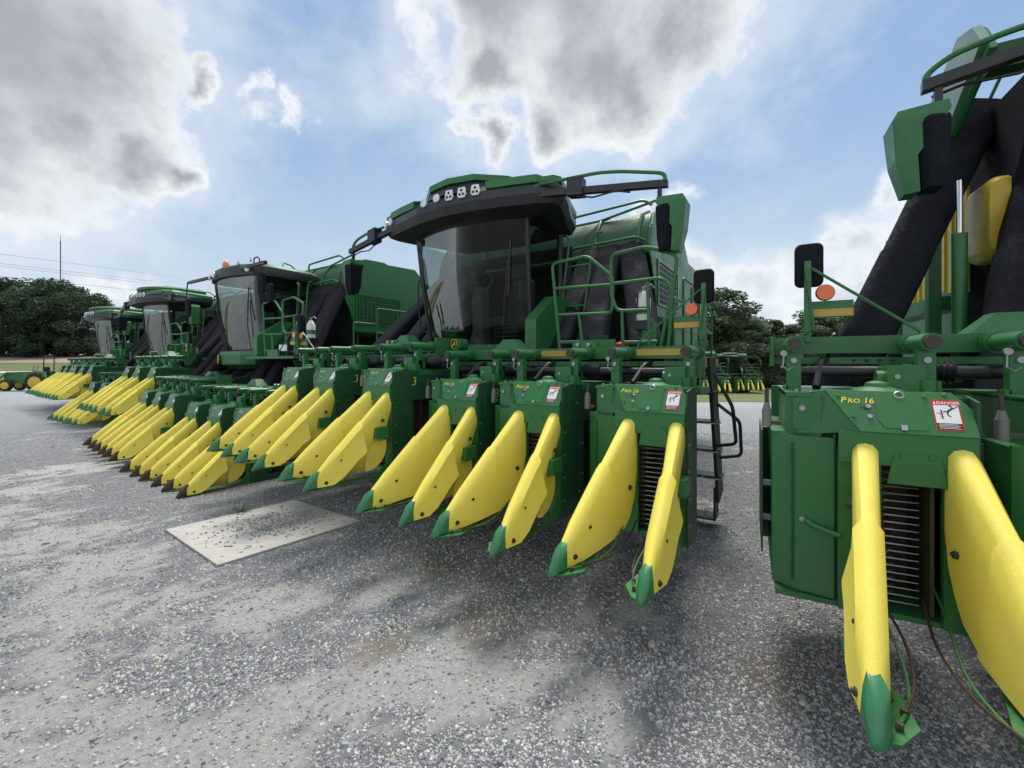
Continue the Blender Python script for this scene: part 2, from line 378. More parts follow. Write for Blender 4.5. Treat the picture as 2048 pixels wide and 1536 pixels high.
TXT = {}
def text_verts(body, size, shear=0.0, bold=0.0):
    k = (body, size, shear, bold)
    if k in TXT: return TXT[k]
    cu = bpy.data.curves.new('t', 'FONT'); cu.body = body; cu.size = size; cu.shear = shear; cu.offset = bold; cu.resolution_u = 2
    ob = bpy.data.objects.new('t', cu); S.collection.objects.link(ob)
    dg = bpy.context.evaluated_depsgraph_get(); me = ob.evaluated_get(dg).to_mesh()
    r = ([tuple(v.co) for v in me.vertices], [tuple(p.vertices) for p in me.polygons])
    ob.evaluated_get(dg).to_mesh_clear(); bpy.data.objects.remove(ob); bpy.data.curves.remove(cu)
    TXT[k] = r; return r
def add_text(mb, body, size, M, shear=0, bold=0, mi=0):
    vs, fs = text_verts(body, size, shear, bold)
    mb.add([M @ Vector(p) for p in vs], fs, False, mi); return mb
def frame(o, xa, ya):
    x = Vector(xa).normalized(); y = Vector(ya).normalized(); z = x.cross(y)
    return Matrix(((x.x, y.x, z.x, o[0]), (x.y, y.y, z.y, o[1]), (x.z, y.z, z.z, o[2]), (0, 0, 0, 1)))

# ------------------------------------------------------------------ ground
def hgt(x, y):
    def ss(a, b, t):
        t = min(1, max(0, (t - a) / (b - a))); return t * t * (3 - 2 * t)
    right = ss(-4, 6, x) * ss(20, 45, y) * -1.35
    left = ss(-8, -22, x) * (ss(31, 62, y) * .85 + ss(58, 100, y) * 2.7)
    return right + left
def grid(name, mat, xs, ys, zoff=0, attrs=True):
    vs = [(x, y, hgt(x, y) + zoff) for y in ys for x in xs]; n = len(xs)
    fs = [(j * n + i, j * n + i + 1, (j + 1) * n + i + 1, (j + 1) * n + i) for j in range(len(ys) - 1) for i in range(n - 1)]
    me = bpy.data.meshes.new(name); me.from_pydata(vs, [], fs); me.materials.append(MAT[mat])
    if attrs:
        for nm, fn in (('fines', fines), ('sand', sand)):
            a = me.attributes.new(nm, 'FLOAT', 'POINT'); a.data.foreach_set('value', [fn(p[0], p[1]) if (-14 < p[0] < 8 and p[1] < 14) else (.3 * max(0, noise.noise(Vector((p[0] * .3, p[1] * .3, 2)))) if nm == 'fines' else 0) for p in vs])
    return link(bpy.data.objects.new(name, me))
def frange(a, b, s):
    r = []; x = a
    while x < b - 1e-6: r.append(x); x += s
    return r + [b]
xs = frange(-600, -60, 60) + frange(-50, -14, 3) + frange(-13, 6, .09) + frange(7, 40, 3) + frange(60, 600, 60)
ys = [-60, -20, -4] + frange(-2, .8, .4) + frange(1.0, 9, .09) + frange(9.5, 20, .5) + frange(21, 34, 1.5)
ys_far = frange(34, 130, 3) + frange(150, 900, 75)
tag(grid('ground', 'gravel_ground', xs, ys), kind='structure')
xf = frange(-900, -100, 100) + frange(-90, 90, 4) + frange(150, 900, 100)
tag(grid('grass_verge', 'grass_ground', xf, frange(34, 130, 3) + frange(150, 1200, 75), 0, False), kind='structure')
# strip of grass in front of the woods on the right, with an uneven gravel edge
def grass_right():
    vs = []; fs = []; n = 40; rows = 10
    for j in range(rows + 1):
        for i in range(n + 1):
            x = 2 + i * 1.4; e = 19.5 + 1.0 * noise.noise(Vector((x * .25, 3, 0))) + .5 * noise.noise(Vector((x, 9, 0)))
            y = e + (34.5 - e) * j / rows; vs.append((x, y, hgt(x, y) + .012 + .02 * (j > 0)))
    for j in range(rows):
        for i in range(n): a = j * (n + 1) + i; fs.append((a, a + 1, a + n + 2, a + n + 1))
    me = bpy.data.meshes.new('lawn'); me.from_pydata(vs, [], fs); me.materials.append(MAT['grass_ground'])
    tag(link(bpy.data.objects.new('lawn', me)), kind='structure')
grass_right()
def strip(name, mat, x0, x1, y0, y1, dz):
    xs_ = frange(x0, x1, 6); ys_ = frange(y0, y1, 2)
    return tag(grid(name, mat, xs_, ys_, dz, False), kind='structure')
strip('road', 'road_pale', -160, -30, 50, 53, .05)
strip('field', 'soil', -260, -24, 74, 120, .05)

# loose stones: one object, thousands of angular chips
def stones(name, pts, label=None):
    V = []; F = []; C = []
    for (x, y, z, r) in pts:
        o = len(V); a = random.random() * 6.28; sx = r * random.uniform(.8, 1.3); sy = r * random.uniform(.55, .95); sz = r * random.uniform(.4, .7)
        ca, sa = cos(a), sin(a); tx = random.uniform(-.3, .3)
        base6 = []
        n = 5
        for k in range(n):
            t = 2 * pi * k / n + random.uniform(-.35, .35); q = random.uniform(.8, 1.1)
            base6.append((cos(t) * sx * q, sin(t) * sy * q, -sz * .3))
        for k in range(n):
            b = base6[k]; q = random.uniform(.45, .8); base6.append((b[0] * q + tx * sx * .3, b[1] * q, sz * random.uniform(.5, 1.0)))
        for b in base6: V.append((x + b[0] * ca - b[1] * sa, y + b[0] * sa + b[1] * ca, z + b[2]))
        F += [tuple(o + n + k for k in range(n))] + [(o + k, o + (k + 1) % n, o + n + (k + 1) % n, o + n + k) for k in range(n)]
        c = random.random(); c = c if random.random() > .04 else 1.0
        C += [c] * (n + 1)
    me = bpy.data.meshes.new(name); me.from_pydata(V, [], F); me.materials.append(MAT['stone'])
    at = me.attributes.new('rnd', 'FLOAT', 'FACE'); at.data.foreach_set('value', C)
    return link(bpy.data.objects.new(name, me))
BOARD = [(-3.6, 4.54), (-2.52, 3.74), (-1.66, 4.79), (-2.74, 5.52)]
def inboard(x, y, m=0.0):
    s_ = 0
    for i in range(4):
        a, b = BOARD[i], BOARD[(i + 1) % 4]; l = math.hypot(b[0] - a[0], b[1] - a[1])
        d = ((b[0] - a[0]) * (y - a[1]) - (b[1] - a[1]) * (x - a[0])) / l
        if d < -m: return False
    return True
pts = []
N = 200000
while len(pts) < N:
    y = 1.45 + 9.5 * random.random() ** 1.45; x = random.uniform(-1.28, 1.28) * (y + .2)
    f = fines(x, y)
    if random.random() < f * .8 or inboard(x, y, .01): continue
    cl = noise.noise(Vector((x * 1.7, y * 1.7, 7)))
    if random.random() < .12 - cl * .35: continue
    r = random.choice((.006, .007, .007, .008, .009, .011, .014)) * random.uniform(.7, 1.2) * (1 + .35 * max(0, cl))
    if random.random() < .010: r *= 1.9
    pts.append((x, y, r * .1, r))
tag(stones('loose_gravel', pts), 'crushed grey stone chips spread over the yard', 'gravel', kind='stuff')
pts = []
while len(pts) < 760:
    u = random.gauss(.56, .15); v = random.gauss(.52, .12) + (u - .5) * .15
    if random.random() < .2: u = random.uniform(.05, .95); v = random.uniform(.05, .95)
    if not (0.02 < u < .98 and .02 < v < .98): continue
    a, b, c, d = [Vector((*p, 0)) for p in BOARD]
    p = (a * (1 - u) + d * u) * (1 - v) + (b * (1 - u) + c * u) * v
    pts.append((p.x, p.y, .026, random.uniform(.008, .018)))
tag(stones('stray_gravel', pts), 'stray stone chips scattered on the plywood sheet', 'gravel', kind='stuff')
bx = empty('plywood_sheet', (sum(p[0] for p in BOARD) / 4, sum(p[1] for p in BOARD) / 4, 0)); bpy.data.objects.remove(bx)
mb = MB().prism([(p[0] + 2.63, p[1] - 4.65) for p in BOARD], 'z', .002, .022)
o = link(bpy.data.objects.new('plywood_sheet', mb.mesh('plywood_sheet', 'plywood'))); o.location = (-2.63, 4.65, 0)
tag(o, 'weathered square sheet of plywood lying on the gravel, strewn with stone chips', 'board')

# small weeds
def weed(x, y, r, label, n=26):
    V = []; F = []; C = []
    for k in range(n):
        a = random.random() * 6.28; l = r * random.uniform(.5, 1.2); w = .006; h = l * random.uniform(.2, .7)
        d = Vector((cos(a), sin(a), 0)); s_ = Vector((-sin(a), cos(a), 0)); o = len(V); b = d * random.uniform(0, .3) * r
        V += [b - s_ * w, b + s_ * w, b + d * l * .55 + s_ * w * .8 + Vector((0, 0, h)), b + d * l * .55 - s_ * w * .8 + Vector((0, 0, h)), b + d * l + Vector((0, 0, h * .7))]
        F += [(o, o + 1, o + 2, o + 3), (o + 3, o + 2, o + 4)]; c = random.random(); C += [c, c]
    me = bpy.data.meshes.new('weed'); me.from_pydata([tuple(v) for v in V], [], F); me.materials.append(MAT['grass_blade'])
    at = me.attributes.new('rnd', 'FLOAT', 'FACE'); at.data.foreach_set('value', C)
    o = link(bpy.data.objects.new('weed', me)); o.location = (x, y, .005); tag(o, label, 'weed', 'weeds in the gravel')
weed(-3.16, 5.1, .13, 'low green weed at the far edge of the plywood sheet', 40)
weed(-5.1, 6.6, .12, 'wispy grass tuft beside the lowered yellow snouts of the second picker', 24)

# ------------------------------------------------------------------ row unit
def lerp(a, b, t): return a + (b - a) * t
def tab(T_, y):
    for (y0, v0), (y1, v1) in zip(T_, T_[1:]):
        if y <= y1: return lerp(v0, v1, (y - y0) / (y1 - y0)) if y1 > y0 else v1
    return T_[-1][1]
def divider_rings(side, ys, grow=0.0, skew=0.0, upper=False):
    """side=-1: left snout (throat on its +x side); +1: right snout"""
    if side < 0:
        RX = [(0, -.292), (.5, -.215), (.86, -.160), (.94, -.155)]
        IX = [(0, -.262), (.12, -.240), (.35, -.195), (.6, -.145), (.8, -.108), (.94, -.105)]
        IZ = [(0, .045), (.15, .035), (.4, .06), (.66, .10), (.74, .14), (.82, .30), (.88, .55), (.94, .72)]
    else:
        RX = [(0, .228), (.5, .205), (.86, .170), (.94, .165)]
        IX = [(0, .200), (.12, .185), (.35, .160), (.6, .135), (.8, .115), (.94, .12)]
        IZ = [(0, .045), (.15, .035), (.4, .06), (.62, .10), (.72, .16), (.82, .33), (.88, .55), (.94, .72)]
    RZ_ = [(0, .065), (.10, .175), (.3, .36), (.5, .545), (.7, .72), (.82, .825), (.88, .855), (.94, .855)]
    W = [(0, .022), (.1, .030), (.3, .034), (.6, .038), (.88, .050), (.94, .048)]
    OZ = [(0, .045), (.15, .04), (.24, .045), (.34, .12), (.55, .32), (.8, .50), (.88, .58), (.94, .66)]
    OX = [(0, .022), (.1, .036), (.3, .062), (.6, .070), (.94, .060)]
    rings = []
    for y in ys:
        rx, rz, w = tab(RX, y), tab(RZ_, y), tab(W, y); ix, iz, oz, ox = tab(IX, y), tab(IZ, y), tab(OZ, y), tab(OX, y)
        d = -side; g = grow                        # d: direction (in x) of the throat side
        if upper: oz = rz - .17; ox = .05
        iz = min(iz, rz - .06); oz = min(oz, rz - .06)
        ring = [(rx - d * (ox + g), oz), (rx - d * (w * 1.05 + g), lerp(oz, rz, .55)), (rx - d * (w * .98 + g), rz - .035), (rx - d * w * .6, rz - .008 + g), (rx, rz + g),
                (rx + d * w * .6, rz - .008 + g), (rx + d * (w + g), rz - .035), (lerp(rx + d * w, ix, .30) + d * g, lerp(rz - .035, iz, .30)), (lerp(rx + d * w, ix, .80) + d * g, lerp(rz - .035, iz, .62)), (ix + d * g, iz), ((ix + rx) / 2, iz + .012)]
        top = rz + .02
        rings.append([(p[0], y + skew * (top - p[1]), p[1]) for p in ring])
    return rings
def mb_divider(side):
    def f():
        m = MB()
        r = divider_rings(side, [.40, .5, .6, .7, .76, .82, .86, .90, .925], upper=True)
        # rounded crown at the top end
        last = r[-1]; c = Vector((sum(p[0] for p in last) / len(last), .95, sum(p[2] for p in last) / len(last) + .03))
        for t in (.35, .7): r.append([tuple(Vector(p).lerp(Vector((c.x, p[1] + .02, c.z)), t * t * .9) + Vector((0, .012 * t, 0))) for p in last])
        m.loft(r)
        lo = divider_rings(side, [.055, .10, .16, .22, .3, .38, .45, .50], grow=.0)
        hi = divider_rings(side, [.50, .52], grow=.015, skew=.12) + divider_rings(side, [.524], grow=.006, skew=.12)
        lo2 = divider_rings(side, [.22, .3, .38, .45], grow=.014, skew=.03)
        m.loft(divider_rings(side, [.045, .07, .13], grow=.002) + lo2 + hi)
        return m
    return f
def mb_divider_bolts(side):
    def f():
        m = MB(); d = side
        rr = divider_rings(side, [.3, .16, .75])
        for k, (ring, ia, ib, t) in enumerate(((rr[0], 7, 8, .2), (rr[1], 8, 9, .2), (rr[2], 8, 9, .0), (rr[0], 1, 2, .1), (rr[2], 0, 1, .6), (rr[1], 0, 1, .3))):
            p = Vector(ring[ia]).lerp(Vector(ring[ib]), t); s_ = 1 if ia > 5 else -1
            nrm = Vector((-d * s_, 0, .15)); m.disc(p - nrm * .002, nrm, .016, 10, .014); m.disc(p + nrm * .010, nrm, .009, 6, .010)
        return m
    return f
def mb_tip(side):
    def f():
        m = MB(); rings = []
        base_r = divider_rings(side, [.0, .02, .045, .08, .11], grow=.006)
        x0 = base_r[0][4][0]
        for i, r in enumerate(base_r):
            y = r[4][1]; k = [.42, .72, .9, 1, 1.0][i]; rz = r[4][2]
            ring = []
            for j, p in enumerate(r):
                ring.append((lerp(r[4][0], p[0], k), y - .03 + (.06 if i == 4 and j in (4,) else 0) + (.035 if i == 4 and j in (3, 5) else 0), lerp(.03, p[2], k)))
            rings.append(ring)
        m.loft(rings)
        top = rings[-1][4]; m.disc((top[0], top[1] - .025, top[2] - .022), (0, -.7, .7), .011, 8, .012, 1)
        return m
    return f
def mb_shoe(side):
    def f():
        d = -side; m = MB(); x0 = tab([(0, -.292), (.5, -.2)], .1) if side < 0 else .215
        poly = [(x0 - d * .03, .0), (x0 + d * .05, .02), (x0 + d * .12, .12), (x0 + d * .11, .26), (x0 + d * .05, .5), (x0 - d * .02, .6), (x0 - d * .03, .3)]
        m.prism(poly, 'z', .022, .032)
        for (a, b) in ((.06, .09), (.09, .17), (.03, .2)): m.cyl((x0 + d * a, b, .03), (x0 + d * a, b, .055), .011, 8, 1)
        m.tube([(x0 + d * .05, .08, .045), (x0 + d * .12, .22, .04), (x0 + d * .16, .45, .05), (x0 + d * .13, .75, .16), (x0 + d * .12, .95, .2)], .006, 6, 0, bend=.12)
        m.tube([(x0 + d * .09, .16, .05), (x0 + d * .17, .36, .035), (x0 + d * .2, .6, .07), (x0 + d * .16, .9, .13)], .006, 6, 2, bend=.12)
        return m
    return f
HS = Vector((0, .117, .184)).normalized()
def hood_pt(x, v, off=0.0):   # v 0..1 up the slope
    n = Vector((0, -HS.z, HS.y)); return Vector((x, .84, .888)) + Vector((0, .117, .184)) * v + n * off
def mb_body(dep=1.8):
    def f():
        m = MB()
        # outer door side (left): faceted plan, tall panel
        m.prism([(-.53, .99), (-.43, .925), (-.272, .905), (-.272, 1.9), (-.53, 1.9)], 'z', .05, .84)
        m.prism([(-.47, .985), (-.32, .94), (-.30, 1.6), (-.47, 1.6)], 'z', .84, 1.05)
        m.box(-.272, -.262, .92, 1.85, .02, .86)
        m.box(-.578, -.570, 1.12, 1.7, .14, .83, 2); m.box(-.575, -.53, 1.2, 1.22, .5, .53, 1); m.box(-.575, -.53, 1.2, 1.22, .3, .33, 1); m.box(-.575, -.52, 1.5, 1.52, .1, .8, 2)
        m.box(-.53, -.26, .985, 1.0, .838, .848); m.box(-.45, -.44, .9215, .928, .10, .80, 2)
        m.box(-.262, -.10, .862, .90, .03, .80); m.box(.115, .222, .862, .90, .03, .80)
        # face plate above the throat
        m.prism([(-.262, .74), (.222, .74), (.222, .888), (-.262, .888)], 'y', .842, .87)
        m.prism([(-.085, .66), (.125, .66), (.10, .80), (-.06, .80)], 'y', .838, .8415)
        # right side plates, their darker green painting in the shade between units
        e = min(dep, 1.12)
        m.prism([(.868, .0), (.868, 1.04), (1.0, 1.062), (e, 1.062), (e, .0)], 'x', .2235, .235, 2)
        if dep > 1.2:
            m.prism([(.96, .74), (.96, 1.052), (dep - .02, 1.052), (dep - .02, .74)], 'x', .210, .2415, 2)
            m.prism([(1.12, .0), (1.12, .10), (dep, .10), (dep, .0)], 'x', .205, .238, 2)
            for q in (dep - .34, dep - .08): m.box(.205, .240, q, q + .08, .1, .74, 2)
            for y, z in ((1.15, .16), (1.3, .03), (dep - .3, .3), (dep - .3, .55), (dep - .04, .5), (dep - .04, .3), (1.1, .9), (dep - .1, .98)): m.disc((.2385, y, z), (1, 0, 0), .009, 8, .01, 1)
        m.box(.2, .27, .66, .80, .39, .50)          # bracket box on the side
        cr = [(.60 + cos(a) * .27, .30 + sin(a) * .27) for a in [-pi / 2 + pi / 2 * k / 8 for k in range(9)]]
        m.prism([(.60, .0), (.90, .0), (.90, .33)] + cr[::-1], 'x', .2, .212)
        # roof deck and rear
        xr = .2095 if dep > 1.2 else .02
        m.box(-.47, xr, .962, 1.78, 1.036, 1.0585)
        if dep <= 1.2: m.box(.02, .2095, .962, 1.2, 1.036, 1.0585); m.box(-.02, .02, 1.2, 1.88, .05, 1.0)
        m.box(-.50, xr, 1.86, 1.9, .05, 1.05); m.box(-.52, xr + .02, .9, 1.85, .02, .045)
        m.box(-.44, -.31, .945, .955, .87, 1.03)
        for x in (-.42, -.36, -.27, -.15, -.02, .1, .15): m.cyl((x, 1.0, 1.056), (x, 1.0, 1.074), .009, 8, 1)
        for z in (.68, .5, .32, .14): m.disc((.2345, .9, z), (1, 0, 0), .008, 8, .008, 1)
        m.disc((-.40, .95, .98), (0, -1, 0), .014, 10, .016, 1); m.disc((-.40, .925, .42), (-.2, -1, 0), .013, 10, .016, 1)
        for x in (-.25, -.2): m.disc((x, .862, .78), (0, -1, 0), .009, 8, .006, 0)
        for x in (-.03, .07): m.disc((x, .842, .79), (0, -1, 0), .011, 8, .010, 0)
        return m
    return f
def mb_hood():
    m = MB()
    a = [hood_pt(-.306, 1), hood_pt(.165, 1), hood_pt(.222, .62), hood_pt(.222, 0), hood_pt(-.182, 0)]
    n = Vector((0, -HS.z, HS.y)) * .006
    top = [p + n for p in a]; bot = [p - n * 2 for p in a]; k = len(a)
    m.add(top + bot, [tuple(range(k)), tuple(range(2 * k - 1, k - 1, -1))] + [(i, (i + 1) % k, (i + 1) % k + k, i + k) for i in range(k)])
    # triangular gusset to the left box
    m.add([hood_pt(-.306, 1), hood_pt(-.182, 0), Vector((-.30, .93, .86)), Vector((-.42, .965, 1.04)), Vector((-.42, .95, .85))], [(0, 1, 2), (0, 2, 4, 3)])
    m.add([hood_pt(-.306, 1), Vector((-.42, .965, 1.05)), Vector((-.42, 1.0, 1.058)), Vector((-.3, 1.0, 1.058))], [(0, 1, 2, 3)])
    # hatch outline as a raised thin cover, and upper drive domes on the deck
    m.add([hood_pt(x, v, .009) for x, v in ((-.112, .95), (.062, .95), (.062, .12), (.04, .08), (-.09, .12), (-.112, .3))], [(0, 1, 2, 3, 4, 5)])
    return m
def mb_gearbox():
    m = MB(); m.lathe([(-.004, .11), (.012, .11), (.03, .055), (.05, .048), (.06, .02)], (-.06, 1.14, 1.058), 'z', 16)
    m.box(-.01, .14, 1.18, 1.36, 1.05, 1.20); m.lathe([(0, .04), (.07, .04)], (.15, 1.2, 1.055), 'z', 12); m.disc((.03, 1.18, 1.14), (0, -1, 0), .012, 10, .006, 1)
    m.cyl((-.04, 1.27, 1.12), (.19, 1.27, 1.12), .05, 12)
    return m
def mb_hood_hw():
    m = MB()
    for x, v in ((-.140, .60), (-.139, .36)): m.disc(hood_pt(x, v, .006), (0, -HS.z, HS.y), .011, 10, .008)
    for x, v in ((-.02, .90),):
        c = hood_pt(x, v, .010); m.tube([c + Vector((cos(t) * .017, 0, 0)) + HS * sin(t) * .017 for t in [2 * pi * k / 12 for k in range(13)]], .004, 6)
    M = frame(hood_pt(-.022, .12, .008), (1, 0, 0), HS); m.box(-.011, .011, -.013, .013, 0, .008, 0, M)
    for x, v in ((.07, .88), (.14, .93), (-.25, .85), (-.2, .35)): m.disc(hood_pt(x, v, .006), (0, -HS.z, HS.y), .009, 8, .006, 1)
    return m
def mb_door_strap():
    m = MB(); m.tube([(-.395, .918, .42), (-.36, .905, .40), (-.30, .885, .385), (-.25, .86, .38)], .014, 6); return m
def mb_letters():
    m = MB(); M0 = frame(hood_pt(-.246, .68, .0085), (1, 0, 0), HS)
    add_text(m, 'P', .044, M0, .15, .0009); add_text(m, 'RO', .034, M0 @ T3(.028, 0, 0), .15, .0008); add_text(m, '16', .042, M0 @ T3(.088, 0, 0), .15, .0009)
    add_text(m, 'HS', .026, frame(hood_pt(-.172, .53, .0085), (1, 0, 0), HS), .15, .0006, 1)
    return m
def mb_decal():
    m = MB(); M = frame(hood_pt(.088, .12, .0075), (1, 0, 0), HS) @ Matrix.Diagonal((.86, .86, 1, 1))
    w, h = .108, .178
    def q(x0, x1, y0, y1, z, mi): m.add([M @ Vector(p) for p in ((x0, y0, z), (x1, y0, z), (x1, y1, z), (x0, y1, z))], [(0, 1, 2, 3)], False, mi)
    q(0, w, 0, h, 0, 0); q(.006, w - .006, .042, h - .032, .0006, 1); q(.006, w - .006, .006, .040, .0006, 2)
    for k, yy in enumerate((.011, .019, .027, .034)): q(.012, w - .012 - .01 * (k % 2), yy, yy + .0025, .0012, 1)
    add_text(m, 'DANGER', .0225, M @ T3(.020, h - .026, .0008), 0, .0004, 1)
    m.add([M @ Vector(p) for p in ((.006, h - .026, .0009), (.018, h - .026, .0009), (.012, h - .010, .0009))], [(0, 1, 2)], False, 1)
    def st(a, b, t):
        a = Vector((*a, .0012)); b = Vector((*b, .0012)); d = (b - a).normalized(); n = Vector((-d.y, d.x, 0)) * t
        m.add([M @ p for p in (a - n, b - n, b + n, a + n)], [(0, 1, 2, 3)], False, 2)
    # thrown figure above a spindle bar
    st((.082, .132), (.060, .112), .0045); st((.082, .126), (.100, .142), .0022); st((.078, .134), (.066, .146), .0022)
    st((.062, .112), (.040, .106), .0026); st((.060, .110), (.054, .094), .0030); st((.054, .094), (.066, .078), .0026)
    st((.033, .066), (.033, .118), .0022)
    for k in range(5): st((.026, .072 + k * .010), (.040, .070 + k * .010), .0010)
    st((.012, .10), (.03, .094), .0015)
    c = M @ Vector((.072, .140, .0013)); m.disc(c, (0, -HS.z, HS.y), .0042, 8, .0003, 2)
    return m
def mb_spindles(n=20):
    m = MB()
    m.cyl((-.165, 1.06, .04), (-.165, 1.06, .78), .085, 14, 1)
    for k in range(n):
        z = .08 + k * .034
        m.box(-.15, -.075, .935, .975, z - .012, z + .010, 1)
        m.cyl((-.09, .945, z), (.055, .955, z), .0045, 6, 0, .003)
        m.cyl((-.12, .96, z + .017), (-.02, 1.03, z + .017), .0045, 5, 0, .003)
    m.box(-.26, .2, 1.25, 1.27, .04, .8, 1)
    return m
def mb_pressure():
    m = MB(); m.box(.085, .10, .92, 1.5, .05, .78); m.prism([(.92, .05), (.92, .76), (1.0, .78), (1.2, .78), (1.2, .05)], 'x', .15, .16)
    return m
def mb_hanger(side):
    def f():
        m = MB(); x = -.415 if side < 0 else .155
        zb = .82 if side < 0 else 1.0
        m.box(x - .035, x + .035, 1.22, 1.28, zb, 1.33)
        m.lathe([(0, .045), (.40, .045)], (x, 1.15, 1.315), 'y', 14); m.lathe([(0, .034), (.02, .034)], (x, 1.128, 1.315), 'y', 12, 1)
        for q in (1.42, 1.46): m.lathe([(0, .058), (.012, .058)], (x, q, 1.315), 'y', 14)
        m.disc((x, 1.22, 1.225), (0, -1, 0), .016, 10, .014, 2)
        if side < 0:
            m.disc((x - .05, 1.2, 1.265), (0, -1, 0), .017, 10, .014, 2); m.tube([(x - .05, 1.2, 1.25), (x - .055, 1.19, 1.19), (x - .03, 1.19, 1.17), (x, 1.2, 1.19)], .004, 5, 2)
            m.box(x - .05, x - .028, 1.22, 1.3, .84, 1.08)
        else: m.box(x + .02, x + .05, 1.2, 1.24, 1.02, 1.12); m.box(x - .03, x + .09, 1.2, 1.5, 1.0, 1.05)
        return m
    return f
def mb_actuator():
    m = MB(); m.cyl((-.555, 1.0, .87), (-.555, 1.0, .96), .024, 10); m.cyl((-.555, 1.0, .96), (-.555, 1.0, 1.0), .022, 10, 0, .012); m.cyl((-.555, 1.0, 1.0), (-.555, 1.01, 1.07), .010, 8, 1)
    m.box(-.56, -.49, .985, 1.01, .88, .90, 1); return m
def mb_shaft():
    return MB().cyl((-.47, 1.42, 1.16), (.0, 1.42, 1.16), .033, 12)
def mb_shaft2():
    m = MB(); m.cyl((.15, 1.42, 1.16), (.44, 1.42, 1.16), .036, 12)
    m.lathe([(k * .012, .062 if k % 2 else .046) for k in range(15)], (.15, 1.42, 1.16), 'x', 14)
    return m
def mb_coil():
    m = MB(); p = []
    for k in range(150):
        t = k / 149; a = t * 2 * pi * 11; c = Vector((-.34, 1.36, 1.10)).lerp(Vector((-.16, 1.62, 1.30)), t)
        p.append(c + Vector((cos(a) * .035, sin(a) * .02, sin(a + 1) * .03)))
    m.tube(p, .007, 5); m.cyl((-.34, 1.36, 1.10), (-.16, 1.62, 1.30), .03, 10); return m
def mb_inner_yellow():
    m = MB(); m.prism([(.55, .36)] + [(.60 + cos(a) * .22, .30 + sin(a) * .22) for a in [-pi / 2 + pi / 2 * k / 8 for k in range(9)]] + [(.82, .36)], 'x', .17, .198); return m
def mb_three():
    m = MB(); M = frame((.2425, 1.10, .90), (0, 1, 0), (0, 0, 1)); add_text(m, '3', .125, M, .1, -.0012); return m

def row_unit(machine, Mrel, tipmat, three=False, dep=1.8, last=False):
    u = part('row_unit', 'ru_body%.2f' % dep, mb_body(dep), ['green', 'steel', 'green_dull_shade'], machine, Mrel)
    part('gearbox', 'ru_gb', mb_gearbox, ['green', 'steel'], u)
    part('hood', 'ru_hood', lambda: mb_hood().merge(mb_hood_hw(), 1), ['green', 'steel', 'green'], u)
    part('door_strap', 'ru_strap', mb_door_strap, 'green', u)
    part('lettering', 'ru_let', mb_letters, ['text_yellow', 'decal_black'], u)
    part('warning_decal', 'ru_dec', mb_decal, ['decal_red', 'white', 'decal_black'], u)
    part('spindle_drum', 'ru_sp', mb_spindles, ['steel', 'dark_steel'], u)
    part('pressure_plate', 'ru_pp', mb_pressure, 'worn_plate', u)
    part('hanger_post', 'ru_hl', mb_hanger(-1), ['green', 'dark_steel', 'steel'], u)
    part('hanger_post', 'ru_hr', mb_hanger(1), ['green', 'dark_steel', 'steel'], u)
    part('drive_shaft', 'ru_sh', mb_shaft, 'black_frame', u)
    if not last: part('drive_shaft', 'ru_sh2', mb_shaft2, 'black_frame', u)
    part('hose', 'ru_ho', lambda: MB().tube([(-.3, 1.3, 1.07), (-.25, 1.5, 1.25), (-.1, 1.75, 1.2), (.0, 1.8, 1.0)], .022, 8, 0, bend=.1), 'black_frame', u)
    part('actuator', 'ru_ac', mb_actuator, ['column_grey', 'dark_steel'], u)
    part('inner_shield', 'ru_iy', mb_inner_yellow, 'snout_yellow', u)
    for s_, k in ((-1, 'l'), (1, 'r')):
        part('snout', 'ru_sn' + k, lambda s_=s_: mb_divider(s_)().merge(mb_divider_bolts(s_)(), 1), ['snout_yellow', 'dark_steel'], u)
        part('snout_tip', 'ru_tip' + k + tipmat, mb_tip(s_), [tipmat, 'steel'], u)
        part('stalk_lifter', 'ru_shoe' + k, mb_shoe(s_), ['green', 'dark_steel', 'rust_tip'], u)
    if three: part('number', 'ru_three', mb_three, 'text_yellow', u)
    return u

# ------------------------------------------------------------------ toolbar half (x from a to b in its own frame)
def mb_toolbar(a, b):
    def f():
        m = MB(); m.box(a, b, 1.515, 1.64, 1.268, 1.370); m.box(a, b, 1.53, 1.60, 1.204, 1.245)
        m.box(a, a + .02, 1.49, 1.66, 1.19, 1.38); m.box(b - .012, b + .012, 1.45, 1.70, 1.12, 1.42)
        for k in range(int((b - a) / .95)):
            for q in (.08, .14, .2, .26): m.disc((a + .35 + k * .95 + q, 1.5305, 1.225), (0, -1, 0), .010, 8, .002, 1)
        m.box(a + 1.88, a + 2.12, 1.52, 1.60, 1.37, 1.425); 
        for q in (1.94, 2.05): m.disc((a + q, 1.52, 1.40), (0, -1, 0), .018, 10, .02, 2)
        return m
    return f
def mb_strips(L):
    def f():
        m = MB()
        for x0, x1 in L: m.box(x0, x1, 1.511, 1.516, 1.295, 1.350)
        return m
    return f
def mb_wedge(x):
    def f():
        m = MB()
        lo = [(x - .17, 1.52, 1.37), (x + .17, 1.52, 1.37), (x + .17, 1.72, 1.37), (x - .17, 1.72, 1.37)]
        hi = [(x - .06, 1.56, 1.48), (x + .07, 1.56, 1.48), (x + .07, 1.68, 1.48), (x - .06, 1.68, 1.48)]
        m.loft([lo, hi], sm=False); return m
    return f

